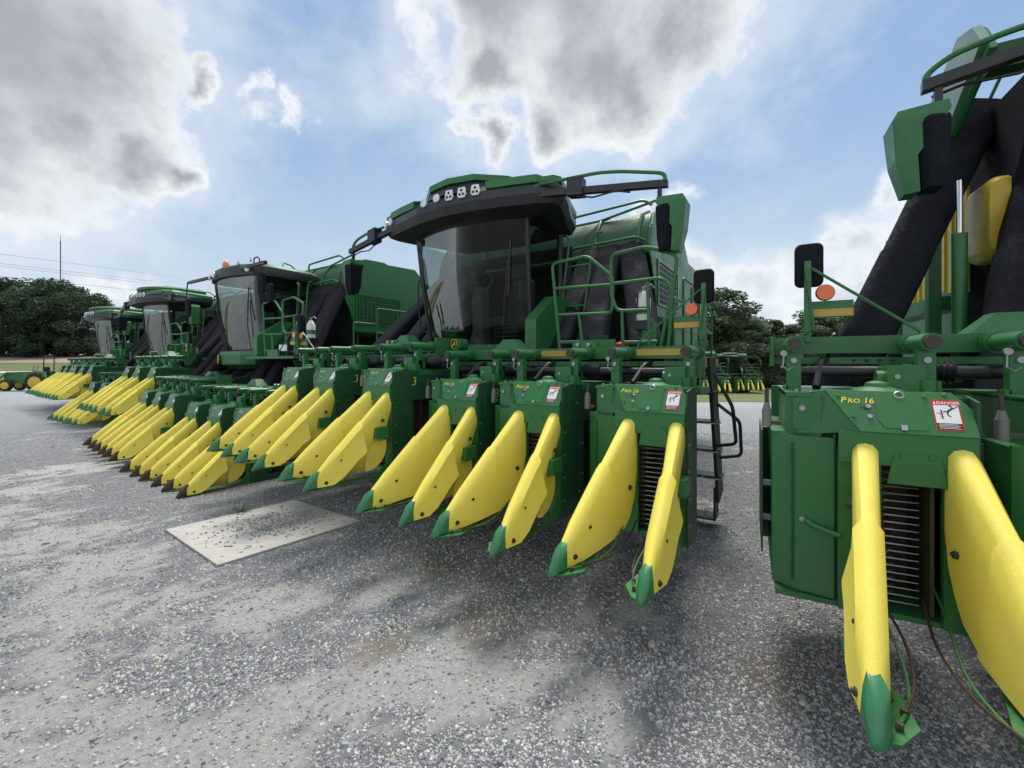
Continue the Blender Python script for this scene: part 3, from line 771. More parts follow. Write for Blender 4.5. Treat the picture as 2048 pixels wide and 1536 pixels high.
# ------------------------------------------------------------------ end mirrors on the header
def mb_mirror_post(s):
    def f():
        m = MB(); x = 3.02 * s
        m.box(x - .018, x + .018, 1.50, 1.53, 1.36 + .52, 2.38)
        m.tube([(x - .02 * s, 1.5, 2.33), (2.5 * s, 1.5, 1.93), (2.5 * s, 1.5, 1.88)], .009, 6)
        m.tube([(x + .01 * s, 1.49, 2.33), (x - .03 * s, 1.49, 1.97), (x + .03 * s, 1.49, 1.92), (x + .03 * s, 1.49, 1.88)], .008, 6)
        m.box(min(x, x - .23 * s), max(x, x - .23 * s), 1.53, 1.55, 2.03, 2.13)
        return m
    return f
def rrect(cx, cy, w, h, r, n=5):
    P = []
    for sx, sy, a0 in ((1, 1, 0), (-1, 1, pi / 2), (-1, -1, pi), (1, -1, 1.5 * pi)):
        for k in range(n + 1):
            a = a0 + k * pi / 2 / n; P.append((cx + sx * (w / 2 - r) + cos(a) * r, cy + sy * (h / 2 - r) + sin(a) * r))
    return P
def mb_mirror_head(s):
    def f():
        m = MB(); P0 = rrect(3.01 * s, 2.36, .15, .27, .035)
        c = (3.01 * s, 2.36)
        rings = [[(c[0] + (p[0] - c[0]) * k, y, c[1] + (p[1] - c[1]) * k) for p in P0] for y, k in ((1.515, .6), (1.525, .93), (1.545, 1.0), (1.575, 1.0), (1.58, .9))]
        m.loft(rings); return m
    return f
def mb_reflector(s):
    def f():
        m = MB(); x = 2.93 * s; m.disc((x, 1.52, 2.18), (0, -1, 0), .046, 20, .02); m.disc((x, 1.53, 2.18), (0, -1, 0), .050, 20, .012, 1)
        return m
    return f
def mb_flag_strip(s):
    def f():
        m = MB(); x = 3.01 * s; a = x - .22 * s; m.box(min(a, x - .02 * s), max(a, x - .02 * s), 1.525, 1.529, 2.035, 2.08); return m
    return f

# ------------------------------------------------------------------ cab, style new
def arc_x(hw, y_edge, bulge, n=12, a=-1, b=1):
    return [(hw * lerp(a, b, k / n), y_edge - bulge * (1 - lerp(a, b, k / n) ** 2)) for k in range(n + 1)]
def mb_windshield():
    m = MB(); bot = arc_x(.86, 2.42, .20); mid = arc_x(.90, 2.26, .22); top = arc_x(.93, 2.18, .20)
    m.loft([[(x, y, 2.0) for x, y in bot], [(x, y, 2.9) for x, y in mid], [(x, y, 3.56) for x, y in top]], closed=False, caps=False); return m
def mb_side_glass(s):
    def f():
        m = MB(); m.loft([[(.87 * s, 2.46, 2.0), (.94 * s, 3.05, 2.0)], [(.92 * s, 2.29, 2.9), (.95 * s, 3.05, 2.9)], [(.94 * s, 2.22, 3.5), (.95 * s, 3.05, 3.5)]], closed=False, caps=False, sm=False); return m
    return f
def mb_cab_shell():
    m = MB()
    for s in (-1, 1):
        m.tube([(.865 * s, 2.44, 1.95), (.91 * s, 2.275, 2.9), (.935 * s, 2.2, 3.56)], .032, 8)
        m.tube([(.95 * s, 3.08, 1.95), (.955 * s, 3.08, 3.56)], .045, 6)
        m.box(.90 * s if s > 0 else -.955, .955 if s > 0 else -.90, 3.08, 3.5, 1.95, 2.5)
    m.box(-.93, .93, 3.5, 3.54, 1.95, 2.45); m.box(-.93, .93, 3.5, 3.54, 3.35, 3.5); m.box(-.93, -.84, 3.5, 3.54, 2.45, 3.35); m.box(.84, .93, 3.5, 3.54, 2.45, 3.35)
    m.box(-.9, .9, 2.4, 3.5, 1.9, 1.98)
    # wipers and mirror brackets
    m.tube([(.55, 2.26, 2.02), (.62, 2.16, 2.5), (.70, 2.12, 3.05)], .010, 6)
    m.tube([(.70, 2.12, 2.6), (.74, 2.12, 3.3)], .012, 6)
    m.tube([(-.80, 2.33, 2.0), (-.86, 2.25, 2.7), (-.84, 2.18, 3.3)], .014, 6)
    m.tube([(-.95, 2.5, 2.2), (-1.08, 2.4, 2.25), (-1.10, 2.35, 2.9), (-1.0, 2.3, 3.0)], .012, 6, 0, bend=.06)
    return m
def mb_cab_inside():
    m = MB()
    def pad(x0, x1, y0, y1, z0, z1, r=.05):
        P0 = rrect((x0 + x1) / 2, (z0 + z1) / 2, x1 - x0, z1 - z0, r)
        m.loft([[(p[0], y0 + .03, p[1]) for p in [((q[0] - (x0 + x1) / 2) * .85 + (x0 + x1) / 2, (q[1] - (z0 + z1) / 2) * .85 + (z0 + z1) / 2) for q in P0]], [(p[0], y0 + .05, p[1]) for p in P0], [(p[0], y1, p[1]) for p in P0]])
    pad(-.02, .48, 2.75, 3.2, 2.28, 2.44); pad(.0, .46, 3.05, 3.22, 2.44, 3.0); pad(.08, .38, 3.05, 3.2, 3.02, 3.22)
    m.box(.05, .42, 2.85, 3.15, 1.98, 2.28); pad(-.32, -.08, 2.8, 3.15, 2.28, 2.42)
    for z in (2.06, 2.12, 2.18, 2.24): m.box(.02, .45, 2.78, 2.85, z, z + .03)
    m.box(.5, .64, 2.6, 3.2, 2.3, 2.55)
    return m
def mb_column():
    m = MB(); m.loft([[(x * w - .12, y, z) for x, y in ((-1, 2.55 + l), (1, 2.55 + l), (1, 2.72 + l), (-1, 2.72 + l))] for z, w, l in ((1.98, .15, 0), (2.1, .12, 0), (2.2, .09, .02), (2.45, .085, .02), (2.62, .10, .0), (2.78, .07, .03), (2.86, .05, .05))], sm=False)
    t = [(-.12 + cos(a) * .19, 2.66 + sin(a) * .08, 2.92 + sin(a) * .16) for a in [2 * pi * k / 20 for k in range(21)]]; m.tube(t, .016, 8)
    m.box(-.36, -.2, 2.45, 2.5, 2.86, 3.02); m.box(.62, .66, 2.5, 2.7, 2.6, 2.85)
    return m
ROOF = [(0, 1.68), (.5, 1.73), (.95, 1.84), (1.25, 1.93), (1.44, 2.02), (1.46, 2.2), (1.36, 2.5), (1.2, 2.9), (1.05, 3.4), (0, 3.5)]
def full(P): return [(-x, y) for x, y in P[::-1][1:-1]] + P if False else P + [(-x, y) for x, y in P[::-1] if x > 0]
HUMP = [(0, 1.80), (.36, 1.87), (.68, 2.14), (.84, 2.6), (.80, 3.3), (0, 3.35)]
def mb_roof_under():
    m = MB(); F = full(ROOF)
    def sc(k, dy, z): return [(x * k, (y - 2.7) * k + 2.7 + dy, z) for x, y in F]
    m.loft([sc(.66, .02, 3.55), sc(.80, .0, 3.56), sc(.95, 0, 3.62), sc(1.0, 0, 3.72), sc(.995, .02, 3.83), sc(.95, .04, 3.91)], sm=False)
    Hh = full(HUMP)
    def hs(k, dy, z): return [(x * k, (y - 2.8) * k + 2.8 + dy, z) for x, y in Hh]
    m.loft([hs(1.08, -.02, 3.88), hs(1.04, 0, 3.96), hs(1.0, .02, 4.05)], sm=False)
    return m
def mb_roof_top():
    m = MB(); Hh = full(HUMP)
    def hs(k, dy, z): return [(x * k, (y - 2.8) * k + 2.8 + dy, z) for x, y in Hh]
    m.loft([hs(1.02, .0, 4.04), hs(1.03, .0, 4.11), hs(.97, .02, 4.14), hs(.80, .04, 4.18)], sm=False)
    for s in (-1, 1):
        W0 = [(.60, 1.775), (.95, 1.85), (1.22, 1.93), (1.33, 2.2), (1.25, 2.7), (1.06, 3.4), (.70, 3.4), (.66, 2.3)]
        W1 = [(.60, 1.93), (.92, 1.98), (1.14, 2.05), (1.22, 2.25), (1.16, 2.7), (1.0, 3.35), (.72, 3.35), (.68, 2.35)]
        m.loft([[(s * x, y, 3.85) for x, y in W0], [(s * x, y, 3.94) for x, y in W0], [(s * x, y, 3.99) for x, y in W1]], sm=False)
        C0 = [(1.20, 1.97), (1.40, 2.01), (1.45, 2.10), (1.38, 2.42), (1.18, 2.42)]
        C1 = [(1.26, 2.10), (1.35, 2.10), (1.38, 2.15), (1.33, 2.35), (1.24, 2.35)]
        m.loft([[(s * x, y, 3.86) for x, y in C0], [(s * x, y, 3.92) for x, y in C0], [(s * x, y, 4.03 if s < 0 else 3.97) for x, y in C1]], sm=False)
    return m
def mb_lamp(r=.05):
    def f():
        m = MB(); m.lathe([(0, r), (.02, r * .98), (.028, r * .7), (.03, .01)], (0, 0, 0), 'y', 18)
        for i in range(len(m.v)): m.v[i] = (m.v[i][0], -m.v[i][1], m.v[i][2])
        return m
    return f
def mb_plate_lamp():
    m = MB(); P = [(-.045, .06), (.045, .06), (.062, -.03), (.04, -.065), (-.04, -.065), (-.062, -.03)]
    m.prism(P, 'y', -.02, 0)
    for x, z in ((0, .025), (-.025, -.025), (.025, -.025)): m.disc((x, -.02, z), (0, -1, 0), .016, 10, .006, 1)
    return m
def mb_mirror_arm(s):
    def f():
        m = MB()
        a = Vector((1.2 * s, 1.98, 3.72)); b = Vector(((2.66 if s > 0 else 2.34) * s, 2.08, 3.56)); d = (b - a)
        M = frame(a, d, (0, 0, 1))
        m.box(0, d.length, -.035, .035, -.035, .035, 0, M)
        m.box(.40, .58, -.06, .14, -.07, .07, 0, M)
        m.box(d.length - .10, d.length - .06, -.24, -.035, -.02, .02, 0, M)
        m.tube([M @ Vector(p) for p in ((.5, -.06, .03), (.7, -.10, .05), (.95, -.05, .05), (1.1, -.07, .03))], .010, 5)
        return m
    return f
def mb_arm_rail(s):
    def f():
        m = MB(); a = Vector((1.2 * s, 1.98, 3.72)); b = Vector(((2.66 if s > 0 else 2.34) * s, 2.08, 3.56)); d = (b - a); M = frame(a, d, (0, 0, 1))
        m.tube([M @ Vector(p) for p in ((-.12, 0, .03), (0, .10, .03), (.75, .17, .03), (1.0, .16, .03), (d.length - .03, .10, .03), (d.length - .02, .02, .03))], .02, 8, bend=.08); return m
    return f
def mb_pod_back(s):
    def f():
        m = MB(); x = (2.64 if s > 0 else 2.30) * s
        def rg(z, w, y0, y1): return [(x - w * s, y0, z), (x + w * .3 * s, y0 - .03, z), (x + w * s, y0 + .05, z), (x + w * s, y1, z), (x - w * s, y1, z)]
        m.loft([rg(2.88, .055, 2.02, 2.16), rg(3.0, .07, 2.0, 2.2), rg(3.30, .08, 1.99, 2.22), rg(3.33, .075, 2.0, 2.22)], sm=False); return m
    return f
def mb_pod_green(s):
    def f():
        m = MB(); x = (2.64 if s > 0 else 2.30) * s
        a = .02 * s
        def rg(z, i, o, y0, y1): return [(x + i * s, y0, z), (x + o * s, y0 + .04, z), (x + o * s, y1, z), (x + i * s, y1, z)]
        m.loft([rg(2.87, .058, .13, 2.03, 2.2), rg(3.1, .075, .18, 2.01, 2.24), rg(3.36, -.08, .20, 1.985, 2.26), rg(3.42, -.07, .17, 2.0, 2.24)], sm=False); return m
    return f
def emblem():
    m = MB()
    P = [(-.062, .07), (-.04, .082), (.04, .082), (.062, .07), (.066, .0), (.052, -.06), (0, -.085), (-.052, -.06), (-.066, 0)]
    m.prism(P, 'y', -.012, 0, 0)
    m.tube([(x, -.013, z) for x, z in P] + [(P[0][0], -.013, P[0][1])], .005, 5, 1)
    # leaping stag, as a flat silhouette
    D = [(-.040, -.045), (-.026, -.02), (-.030, .002), (-.014, .006), (.004, .018), (.010, .036), (-.004, .052), (.012, .046), (.020, .058), (.020, .040), (.034, .036), (.022, .024), (.018, .0), (.036, -.014), (.028, -.020), (.010, -.010), (-.006, -.014), (-.014, -.024), (-.030, -.055)]
    m.prism([(x * 1.05, z * 1.05) for x, z in D], 'y', -.016, -.0125, 1); return m
def mb_gate():
    m = MB(); y = 2.1
    def t(L, r=.019, bend=.05): m.tube([(a, y, b) for a, b in L], r, 8, 0, bend=bend)
    t([(1.44, 1.90), (1.37, 2.6), (1.34, 2.92), (1.78, 2.95), (2.08, 2.68), (2.07, 2.29), (1.40, 2.31)], bend=.07)
    t([(1.37, 2.62), (2.07, 2.60)]); t([(1.68, 2.3), (1.73, 1.9)]); t([(1.43, 1.99), (1.73, 1.99)])
    t([(2.19, 1.9), (2.18, 2.30)]); t([(2.45, 2.59), (2.47, 2.0), (2.48, 1.9)]); t([(2.46, 2.30), (2.12, 2.31), (2.06, 2.5), (2.06, 2.93), (2.44, 2.96), (2.75, 2.83), (2.70, 2.45), (2.66, 1.9)], bend=.07)
    t([(2.07, 2.61), (2.6, 2.62), (2.70, 2.50), (2.66, 2.3), (2.58, 1.9)], bend=.07); t([(2.2, 1.97), (2.55, 1.97)])
    return m
def mb_ladder():
    m = MB(); y = 2.95
    m.tube([(.96, y, 1.9), (1.16, y, 3.44), (1.10, y, 3.49)], .018, 8, bend=.04); m.tube([(1.30, y, 1.9), (1.50, y, 3.36), (1.55, y, 3.46), (1.64, y, 3.46)], .018, 8, bend=.05)
    for (a, b, z) in ((1.13, 1.47, 3.06), (1.08, 1.41, 2.79), (1.04, 1.37, 2.52), (.99, 1.33, 2.24)): m.tube([(a, y, z), (b, y, z)], .014, 6)
    return m
def mb_platform():
    m = MB(); m.box(.96, 2.68, 1.96, 3.8, 1.83, 1.88); m.box(1.78, 2.15, 1.96, 1.99, 1.88, 2.0); m.box(-2.5, -.96, 2.4, 3.8, 1.83, 1.88)
    m.prism([(2.1, 1.9), (2.1, 2.28), (2.6, 2.62), (3.0, 2.62), (3.0, 1.9)], 'x', .965, 1.12)
    for k in range(4): m.disc((2.33 + .05 * (k % 2), 2.2, 1.95 + .0 * k), (0, -1, 0), .01)
    m.box(2.32, 2.46, 2.36, 2.39, 1.9, 2.2)
    return m
def mb_acc_body():
    m = MB()
    prof = [(4.0, 3.30), (3.86, 3.34), (3.85, 3.42), (3.93, 3.72), (4.1, 3.95), (4.4, 4.08), (6.0, 4.15), (6.6, 3.7), (6.6, 2.45), (4.35, 2.45), (4.35, 3.30)]
    m.prism(prof, 'x', -1.88, 1.88)
    m.prism([(3.84, 3.30), (3.84, 3.48), (3.92, 3.76), (4.1, 4.0), (4.45, 4.12), (5.0, 4.14), (6.1, 3.7), (6.1, 2.55), (4.2, 2.45), (4.05, 2.9)], 'x', 1.88, 1.90)
    m.prism([(3.84, 3.30), (3.84, 3.48), (3.92, 3.76), (4.1, 4.0), (4.45, 4.12), (5.0, 4.14), (6.1, 3.7), (6.1, 2.55), (4.2, 2.45), (4.05, 2.9)], 'x', -1.90, -1.88)
    return m
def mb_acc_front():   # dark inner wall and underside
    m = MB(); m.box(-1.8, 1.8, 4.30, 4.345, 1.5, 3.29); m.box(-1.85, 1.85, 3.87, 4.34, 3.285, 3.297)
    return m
def mb_acc_dots():
    m = MB()
    for k in range(22):
        x = -1.75 + k * .165; m.disc((x, 3.98, 3.285), (0, -.4, -1), .012, 6, .006); 
        if k % 2: m.disc((x, 4.12, 3.285), (0, -.4, -1), .012, 6, .006)
    return m
def mb_acc_ribs():
    m = MB()
    c = [(3.845, 3.42), (3.92, 3.73), (4.09, 3.97), (4.4, 4.10), (5.0, 4.13)]
    for x in (-1.80, -.9, -.1, .5, 1.1, 1.72): m.tube([(x, a - .01, b + .01) for a, b in c], .022, 6)
    m.tube([(-1.85, 3.83, 3.36), (1.85, 3.83, 3.36)], .025, 6)
    return m
def mb_acc_screen():
    m = MB(); c = [(3.846, 3.42), (3.925, 3.72), (4.095, 3.955), (4.4, 4.085)]
    m.loft([[(-1.84, a - .008, b + .006) for a, b in c], [(1.84, a - .008, b + .006) for a, b in c]], closed=False, caps=False); return m
ACC_RAILS = [[(.72, 3.8, 3.86), (.72, 3.8, 4.02), (1.80, 3.85, 4.10), (1.90, 3.9, 4.02)], [(.74, 3.9, 3.92), (1.1, 4.1, 4.0), (1.9, 4.1, 4.15)], [(.74, 3.78, 3.40), (.78, 3.74, 3.52), (1.72, 3.74, 3.56), (1.84, 3.8, 3.5)],
             [(-.72, 3.8, 3.86), (-.72, 3.8, 4.02), (-1.80, 3.85, 4.10), (-1.90, 3.9, 4.02)], [(-1.1, 4.2, 4.1), (-1.3, 4.3, 4.42), (-1.8, 4.8, 4.5), (-1.86, 5.4, 4.1)]]
REAR_RAILS = [[(2.42, 4.0, 1.85), (2.42, 4.0, 2.95), (2.42, 5.4, 2.95), (2.42, 6.5, 2.68), (2.42, 6.5, 1.8)], [(2.42, 4.0, 2.42), (2.42, 6.5, 2.3)], [(2.42, 5.2, 1.8), (2.42, 5.2, 2.95)], [(2.42, 4.6, 1.8), (2.42, 4.6, 2.9)], [(2.42, 3.4, 1.85), (2.42, 3.4, 2.6), (2.42, 4.0, 2.6)]]
def mb_vent():
    m = MB(); x = 1.902
    for y0, y1, z0, z1 in ((4.18, 5.5, 3.28, 3.31), (4.18, 5.5, 2.62, 2.65), (4.18, 4.21, 2.65, 3.28), (5.47, 5.5, 2.65, 3.28)): m.box(x, x + .02, y0, y1, z0, z1)
    for k in range(11): m.box(x, x + .012, 4.27 + k * .11, 4.285 + k * .11, 2.65, 3.28)
    for k in range(7): m.box(x, x + .010, 4.21, 5.47, 2.72 + k * .085, 2.732 + k * .085)
    m.box(x - .002, x + .002, 4.18, 5.5, 2.62, 3.31, 1)
    return m
def mb_chamber():
    m = MB(); m.prism([(6.0, 1.9), (5.7, 2.5), (5.7, 3.3), (6.3, 3.85), (8.4, 3.85), (9.0, 3.2), (9.0, 1.6), (7.4, 1.4)], 'x', -1.75, 1.75)
    m.box(1.75, 1.77, 6.3, 8.6, 2.4, 3.4); return m
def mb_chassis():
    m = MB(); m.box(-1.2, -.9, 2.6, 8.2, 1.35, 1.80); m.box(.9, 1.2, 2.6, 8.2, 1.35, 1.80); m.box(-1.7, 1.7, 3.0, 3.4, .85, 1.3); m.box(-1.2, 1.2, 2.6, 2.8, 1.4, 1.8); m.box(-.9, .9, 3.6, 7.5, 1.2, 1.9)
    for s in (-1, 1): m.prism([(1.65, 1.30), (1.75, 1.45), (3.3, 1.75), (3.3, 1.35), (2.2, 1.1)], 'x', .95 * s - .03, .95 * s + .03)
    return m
def mb_cab_base(style):
    def f():
        m = MB()
        if style == 'new': m.loft([[(x, y, z) for x, y in ((-.85 * k, 2.28 + .0), (-.4 * k, 2.16), (.4 * k, 2.16), (.85 * k, 2.28), (.93 * k, 3.5), (-.93 * k, 3.5))] for z, k in ((1.86, .97), (1.99, 1.02))], sm=False)
        else: m.loft([[(x, y + dy, z) for x, y in ((-.78 * k, 2.22), (-.45 * k, 2.08), (.45 * k, 2.08), (.78 * k, 2.22), (.93 * k, 3.5), (-.93 * k, 3.5))] for z, k, dy in ((1.62, .72, .22), (1.72, .95, .03), (1.93, 1.03, .0), (2.0, 1.02, .02))], sm=False)
        return m
    return f
def mb_duct(xb, xt, dy, w=.17, d=.11, yb=1.95, zb=1.2, yt=3.95, zt=3.45):
    def f():
        m = MB(); a = Vector((xb, yb, zb)); b = Vector((xt, yt + dy, zt)); rings = []
        ax = (b - a).normalized(); u = Vector((1, 0, 0)); u = (u - ax * u.dot(ax)).normalized(); v = ax.cross(u)
        for t, k in ((0, .92), (.30, .98), (.305, 1.06), (.34, 1.06), (.55, 1.05), (.551, 1.0), (.8, 1.05), (1.0, 1.1)):
            c = a.lerp(b, t); rings.append([c + u * (w * k) * p[0] + v * (d * k) * p[1] for p in rrect(0, 0, 2, 2, .55, 4)])
        m.loft(rings); return m
    return f
def mb_under_duct(x):
    def f():
        m = MB(); m.tube([(x, 1.75, .95), (x + .1, 2.3, 1.45), (x + .15, 3.2, 2.0)], .13, 14); return m
    return f
def mb_tyre(w=.42, r=.95):
    def f():
        m = MB(); m.lathe([(-w / 2, r * .62), (-w / 2, r * .9), (-w / 2 + .05, r * .97), (0, r * .985), (w / 2 - .05, r * .97), (w / 2, r * .9), (w / 2, r * .62)], (0, 0, 0), 'x', 36, caps=False)
        for k in range(26):
            a = 2 * pi * k / 26; M = Matrix.Rotation(a, 4, 'X'); s = 1 if k % 2 else -1
            m.box(min(0, s * w / 2), max(0, s * w / 2), -.035 * r, .035 * r, r * .95, r * 1.02, 0, M)
        return m
    return f
def mb_rim(w=.42, r=.95):
    def f():
        m = MB(); m.lathe([(-w / 2 + .01, r * .63), (-w / 2 + .06, r * .56), (-w / 2 + .12, r * .3), (0, r * .1), (w / 2 - .12, r * .3), (w / 2 - .06, r * .56), (w / 2 - .01, r * .63)], (0, 0, 0), 'x', 28); return m
    return f
def mb_steps():
    m = MB()
    m.prism([(2.05, 1.72), (2.5, 1.72), (3.15, .45), (2.95, .40)], 'x', 2.78, 2.80)
    m.prism([(2.05, 1.72), (2.5, 1.72), (3.15, .45), (2.95, .40)], 'x', 3.10, 3.12) if False else None
    m.box(2.74, 2.9, 2.55, 2.85, .12, .46)
    return m
def mb_ladder_low():
    m = MB()
    m.prism([(1.9, 1.80), (2.36, 1.80), (2.86, .42), (2.50, .30)], 'x', 2.76, 2.79); m.prism([(1.95, 1.80), (2.32, 1.80), (2.88, .34), (2.56, .28)], 'x', 3.04, 3.07)
    for y, z in ((2.04, 1.45), (2.18, 1.15), (2.32, .85), (2.46, .55)): m.box(2.72, 3.1, y, y + .22, z, z + .025)
    m.box(2.78, 2.80, 2.5, 2.74, .12, .44); m.box(3.02, 3.04, 2.5, 2.74, .12, .44); m.box(2.78, 3.04, 2.5, 2.74, .10, .12);
    m.tube([(3.1, 2.0, 1.65), (3.26, 1.95, 1.35), (3.28, 2.05, 1.0), (3.1, 2.15, .95)], .016, 6, bend=.05); m.tube([(2.72, 1.95, 1.65), (2.64, 1.85, 1.3), (2.72, 2.1, 1.0)], .016, 6, bend=.05)
    m.tube([(3.1, 2.2, 1.35), (3.3, 2.15, 1.2), (3.3, 2.3, .85), (3.1, 2.35, .8)], .016, 6, bend=.05)
    return m
def mb_ladder_rings(yz):
    m = MB(); y, z = yz
    m.tube([(3.02 + cos(a) * .11, y + .06 + sin(a) * .1, z) for a in [2 * pi * k / 14 for k in range(15)]], .006, 5)
    return m
def mb_side_strip():
    m = MB(); m.prism([(2.1, 1.72), (2.1, 1.84), (3.7, 1.80), (3.7, 1.72), (2.6, 1.70), (2.4, 1.60), (2.25, 1.60)], 'x', 2.90, 2.906); return m

# old-style cab (second machine)
def mb_roof_old_black():
    m = MB(); F = full([(0, 1.90), (.5, 1.95), (.95, 2.12), (1.08, 2.4), (1.05, 3.3), (.9, 3.55), (0, 3.6)])
    def sc(k, z): return [(x * k, (y - 2.7) * k + 2.7, z) for x, y in F]
    m.loft([sc(.86, 3.52), sc(.99, 3.55), sc(1.0, 3.66), sc(.98, 3.74)]); return m
def mb_roof_old_green():
    m = MB(); F = full([(0, 1.90), (.5, 1.95), (.95, 2.12), (1.08, 2.4), (1.05, 3.3), (.9, 3.55), (0, 3.6)])
    def sc(k, z): return [(x * k, (y - 2.8) * k + 2.8 + .03, z) for x, y in F]
    m.loft([sc(.975, 3.735), sc(.94, 3.79), sc(.8, 3.83), sc(.5, 3.845)]); return m
def mb_old_arm():
    m = MB(); a = Vector((.3, 2.05, 3.70)); b = Vector((1.75, 1.95, 3.66)); d = b - a; M = frame(a, d, (0, 0, 1))
    m.box(0, d.length, -.03, .03, -.03, .03, 0, M); m.tube([(1.25, 1.98, 3.68), (1.28, 1.96, 3.80), (1.5, 1.95, 3.80), (1.55, 1.95, 3.6)], .014, 6, bend=.06)
    m.tube([(1.45, 2.0, 3.35), (1.50, 2.0, 3.62)], .012, 6); return m
def mb_old_arm2():
    m = MB(); m.box(-1.9, -.4, 2.0, 2.05, 3.62, 3.68); m.tube([(-1.89, 2.0, 3.66), (-1.95, 2.0, 3.4), (-1.85, 2.0, 3.1)], .014, 6, bend=.05); return m
def mb_old_mirror(x, z, w=.2, h=.42):
    def f():
        m = MB(); P0 = rrect(x, z, w, h, .05); m.loft([[(x + (p[0] - x) * k, y, z + (p[1] - z) * k) for p in P0] for y, k in ((1.96, .7), (1.975, 1), (2.02, 1.0), (2.03, .92))]); return m
    return f
def mb_beacon():
    m = MB(); m.lathe([(0, .075), (.06, .075), (.13, .06), (.17, .02)], (-.55, 2.25, 3.87), 'z', 16, 0); m.lathe([(0, .06), (.06, .06)], (-.55, 2.25, 3.81), 'z', 14, 1); return m

def picker(loc, th, halves, label, style='new', tipmat='green_tip', acc_dy=0.0, three=(), cab=True, extras=True, cab_x=0.0, mirrors=(1, -1), pod=True, hdr=None, wide=1.0, ducts=None, deps={}):
    C = empty('cotton_picker', (loc[0], loc[1], loc[2] if len(loc) > 2 else 0), -R_(th))
    tag(C, label, 'cotton picker', 'cotton pickers parked in a row' if extras else 'cotton pickers parked on the grass')
    Minv = (T3(*C.location) @ RZ(-R_(th))).inverted()
    for hi, (X0, Y0, t2, Rz, us, side) in enumerate(halves):
        W0 = T3(X0, Y0, Rz + C.location.z) @ RZ(-R_(t2))
        for ui, ux in enumerate(us):
            row_unit(C, Minv @ W0 @ T3(ux, 0, 0), tipmat, three=(hi, ui) in three, dep=deps.get((hi, ui), 1.8), last=(hi == 0 and ui == len(us) - 1))
        a, b = side
        tb = part('toolbar', 'tb%.2f_%.2f' % (a, b), mb_toolbar(a, b), ['green', 'decal_black', 'steel'], C, Minv @ W0)
        sg = 1 if hi == 0 else -1
        L = ((b - 1.46, b - 1.02), (b - .5, b - .06)) if hi == 0 else ((a + .15, a + .55), (a + 1.45, a + 1.85))
        part('reflective_strip', 'st%.2f_%d' % (b if hi == 0 else a, hi), mb_strips(L), 'gold_strip', tb)
        part('mount_block', 'wd%.2f_%d' % (b if hi == 0 else a, hi), mb_wedge(a + 1.1 if hi == 0 else b - .75), 'green', tb)
        if hi == 0 and style == 'new' and extras and pod:
            pl = part('lamp_pod', 'lp', lambda: MB().loft([[(x, y, z) for x, z in rrect(-1.52, 1.445, .15, .13, .045)] for y in (1.52, 1.66)]).box(-1.5, -1.47, 1.5, 1.52, 1.33, 1.42), 'green', tb)
            part('emblem', 'emb', emblem, ['black_frame', 'text_yellow'], pl, T3(-1.535, 1.52, 1.445) @ Matrix.Scale(.62, 4))
    oy = T3(0, acc_dy, 0) @ Matrix.Diagonal((wide, 1, 1, 1))
    MH = Minv @ T3(hdr[0], hdr[1], C.location.z) @ RZ(-R_(hdr[2])) if hdr else Matrix.Identity(4)
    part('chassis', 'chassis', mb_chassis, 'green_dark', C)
    for x, y, k in ((-1.75, 3.25, 1), (-1.25, 3.25, 1), (1.25, 3.25, 1), (1.75, 3.25, 1), (-1.5, 7.6, .7), (1.5, 7.6, .7)):
        w = part('wheel', 'rim%.1f' % k, mb_rim(.42, .92 * k), 'yellow_panel', C, T3(x, y, .94 * k)); part('tyre', 'tyre%.1f' % k, mb_tyre(.42, .92 * k), 'rubber', w)
    ac = part('accumulator', 'acc', mb_acc_body, 'green', C, oy)
    part('inner_wall', 'accf', lambda: mb_acc_front().merge(mb_acc_dots(), 1), ['green_dark', 'steel'], ac); part('rib', 'accr', mb_acc_ribs, 'green', ac); part('screen', 'accs', mb_acc_screen, 'green_dull_shade', ac)
    [part('guard_rail', 'accg%d' % i, lambda L=L: MB().tube(L, .02, 7, bend=.06), 'green', ac) for i, L in enumerate(ACC_RAILS)]; part('vent', 'vent%d' % len(three), mb_vent, ['green_lit', 'green_dark'] if three else ['green', 'green_dull_shade'], ac)
    part('module_chamber', 'chamber', mb_chamber, 'green', C, oy)
    for xb, xt in ((-2.58, -1.70), (-1.72, -1.38), (-1.16, -1.10), (1.16, 1.10), (1.72, 1.38), (2.58, 1.70)):
        if ducts and xb < -1.5: continue
        part('air_duct', 'duct%.2f_%.2f' % (xb, acc_dy), mb_duct(xb, xt, acc_dy), 'black_plastic', C)
    for i, kw in enumerate(ducts or ()): part('air_duct', 'xduct%d' % i, mb_duct(**kw), 'black_plastic', C)
    for x in (-.75, -.2, .4): part('air_duct', 'uduct%.1f' % x, mb_under_duct(x), 'black_plastic', C)
    pf = part('platform', 'platform', mb_platform, 'green', C); part('gate', 'gate', mb_gate, 'green', pf); part('ladder', 'ladder', mb_ladder, 'green', pf); [part('guard_rail', 'rrail%d' % i, lambda L=L: MB().tube(L, .018, 7, bend=.06), 'green', pf) for i, L in enumerate(REAR_RAILS)]
    sl = part('boarding_ladder', 'lowladder', mb_ladder_low, 'green_dark', C); [part('step_ring', 'lowr%d' % i, lambda q=q: mb_ladder_rings(q), 'steel', sl) for i, q in enumerate(((2.14, 1.165), (2.28, .865), (2.42, .565), (2.62, .16)))]
    part('reflective_strip', 'sidestrip', mb_side_strip, 'gold_strip', C)
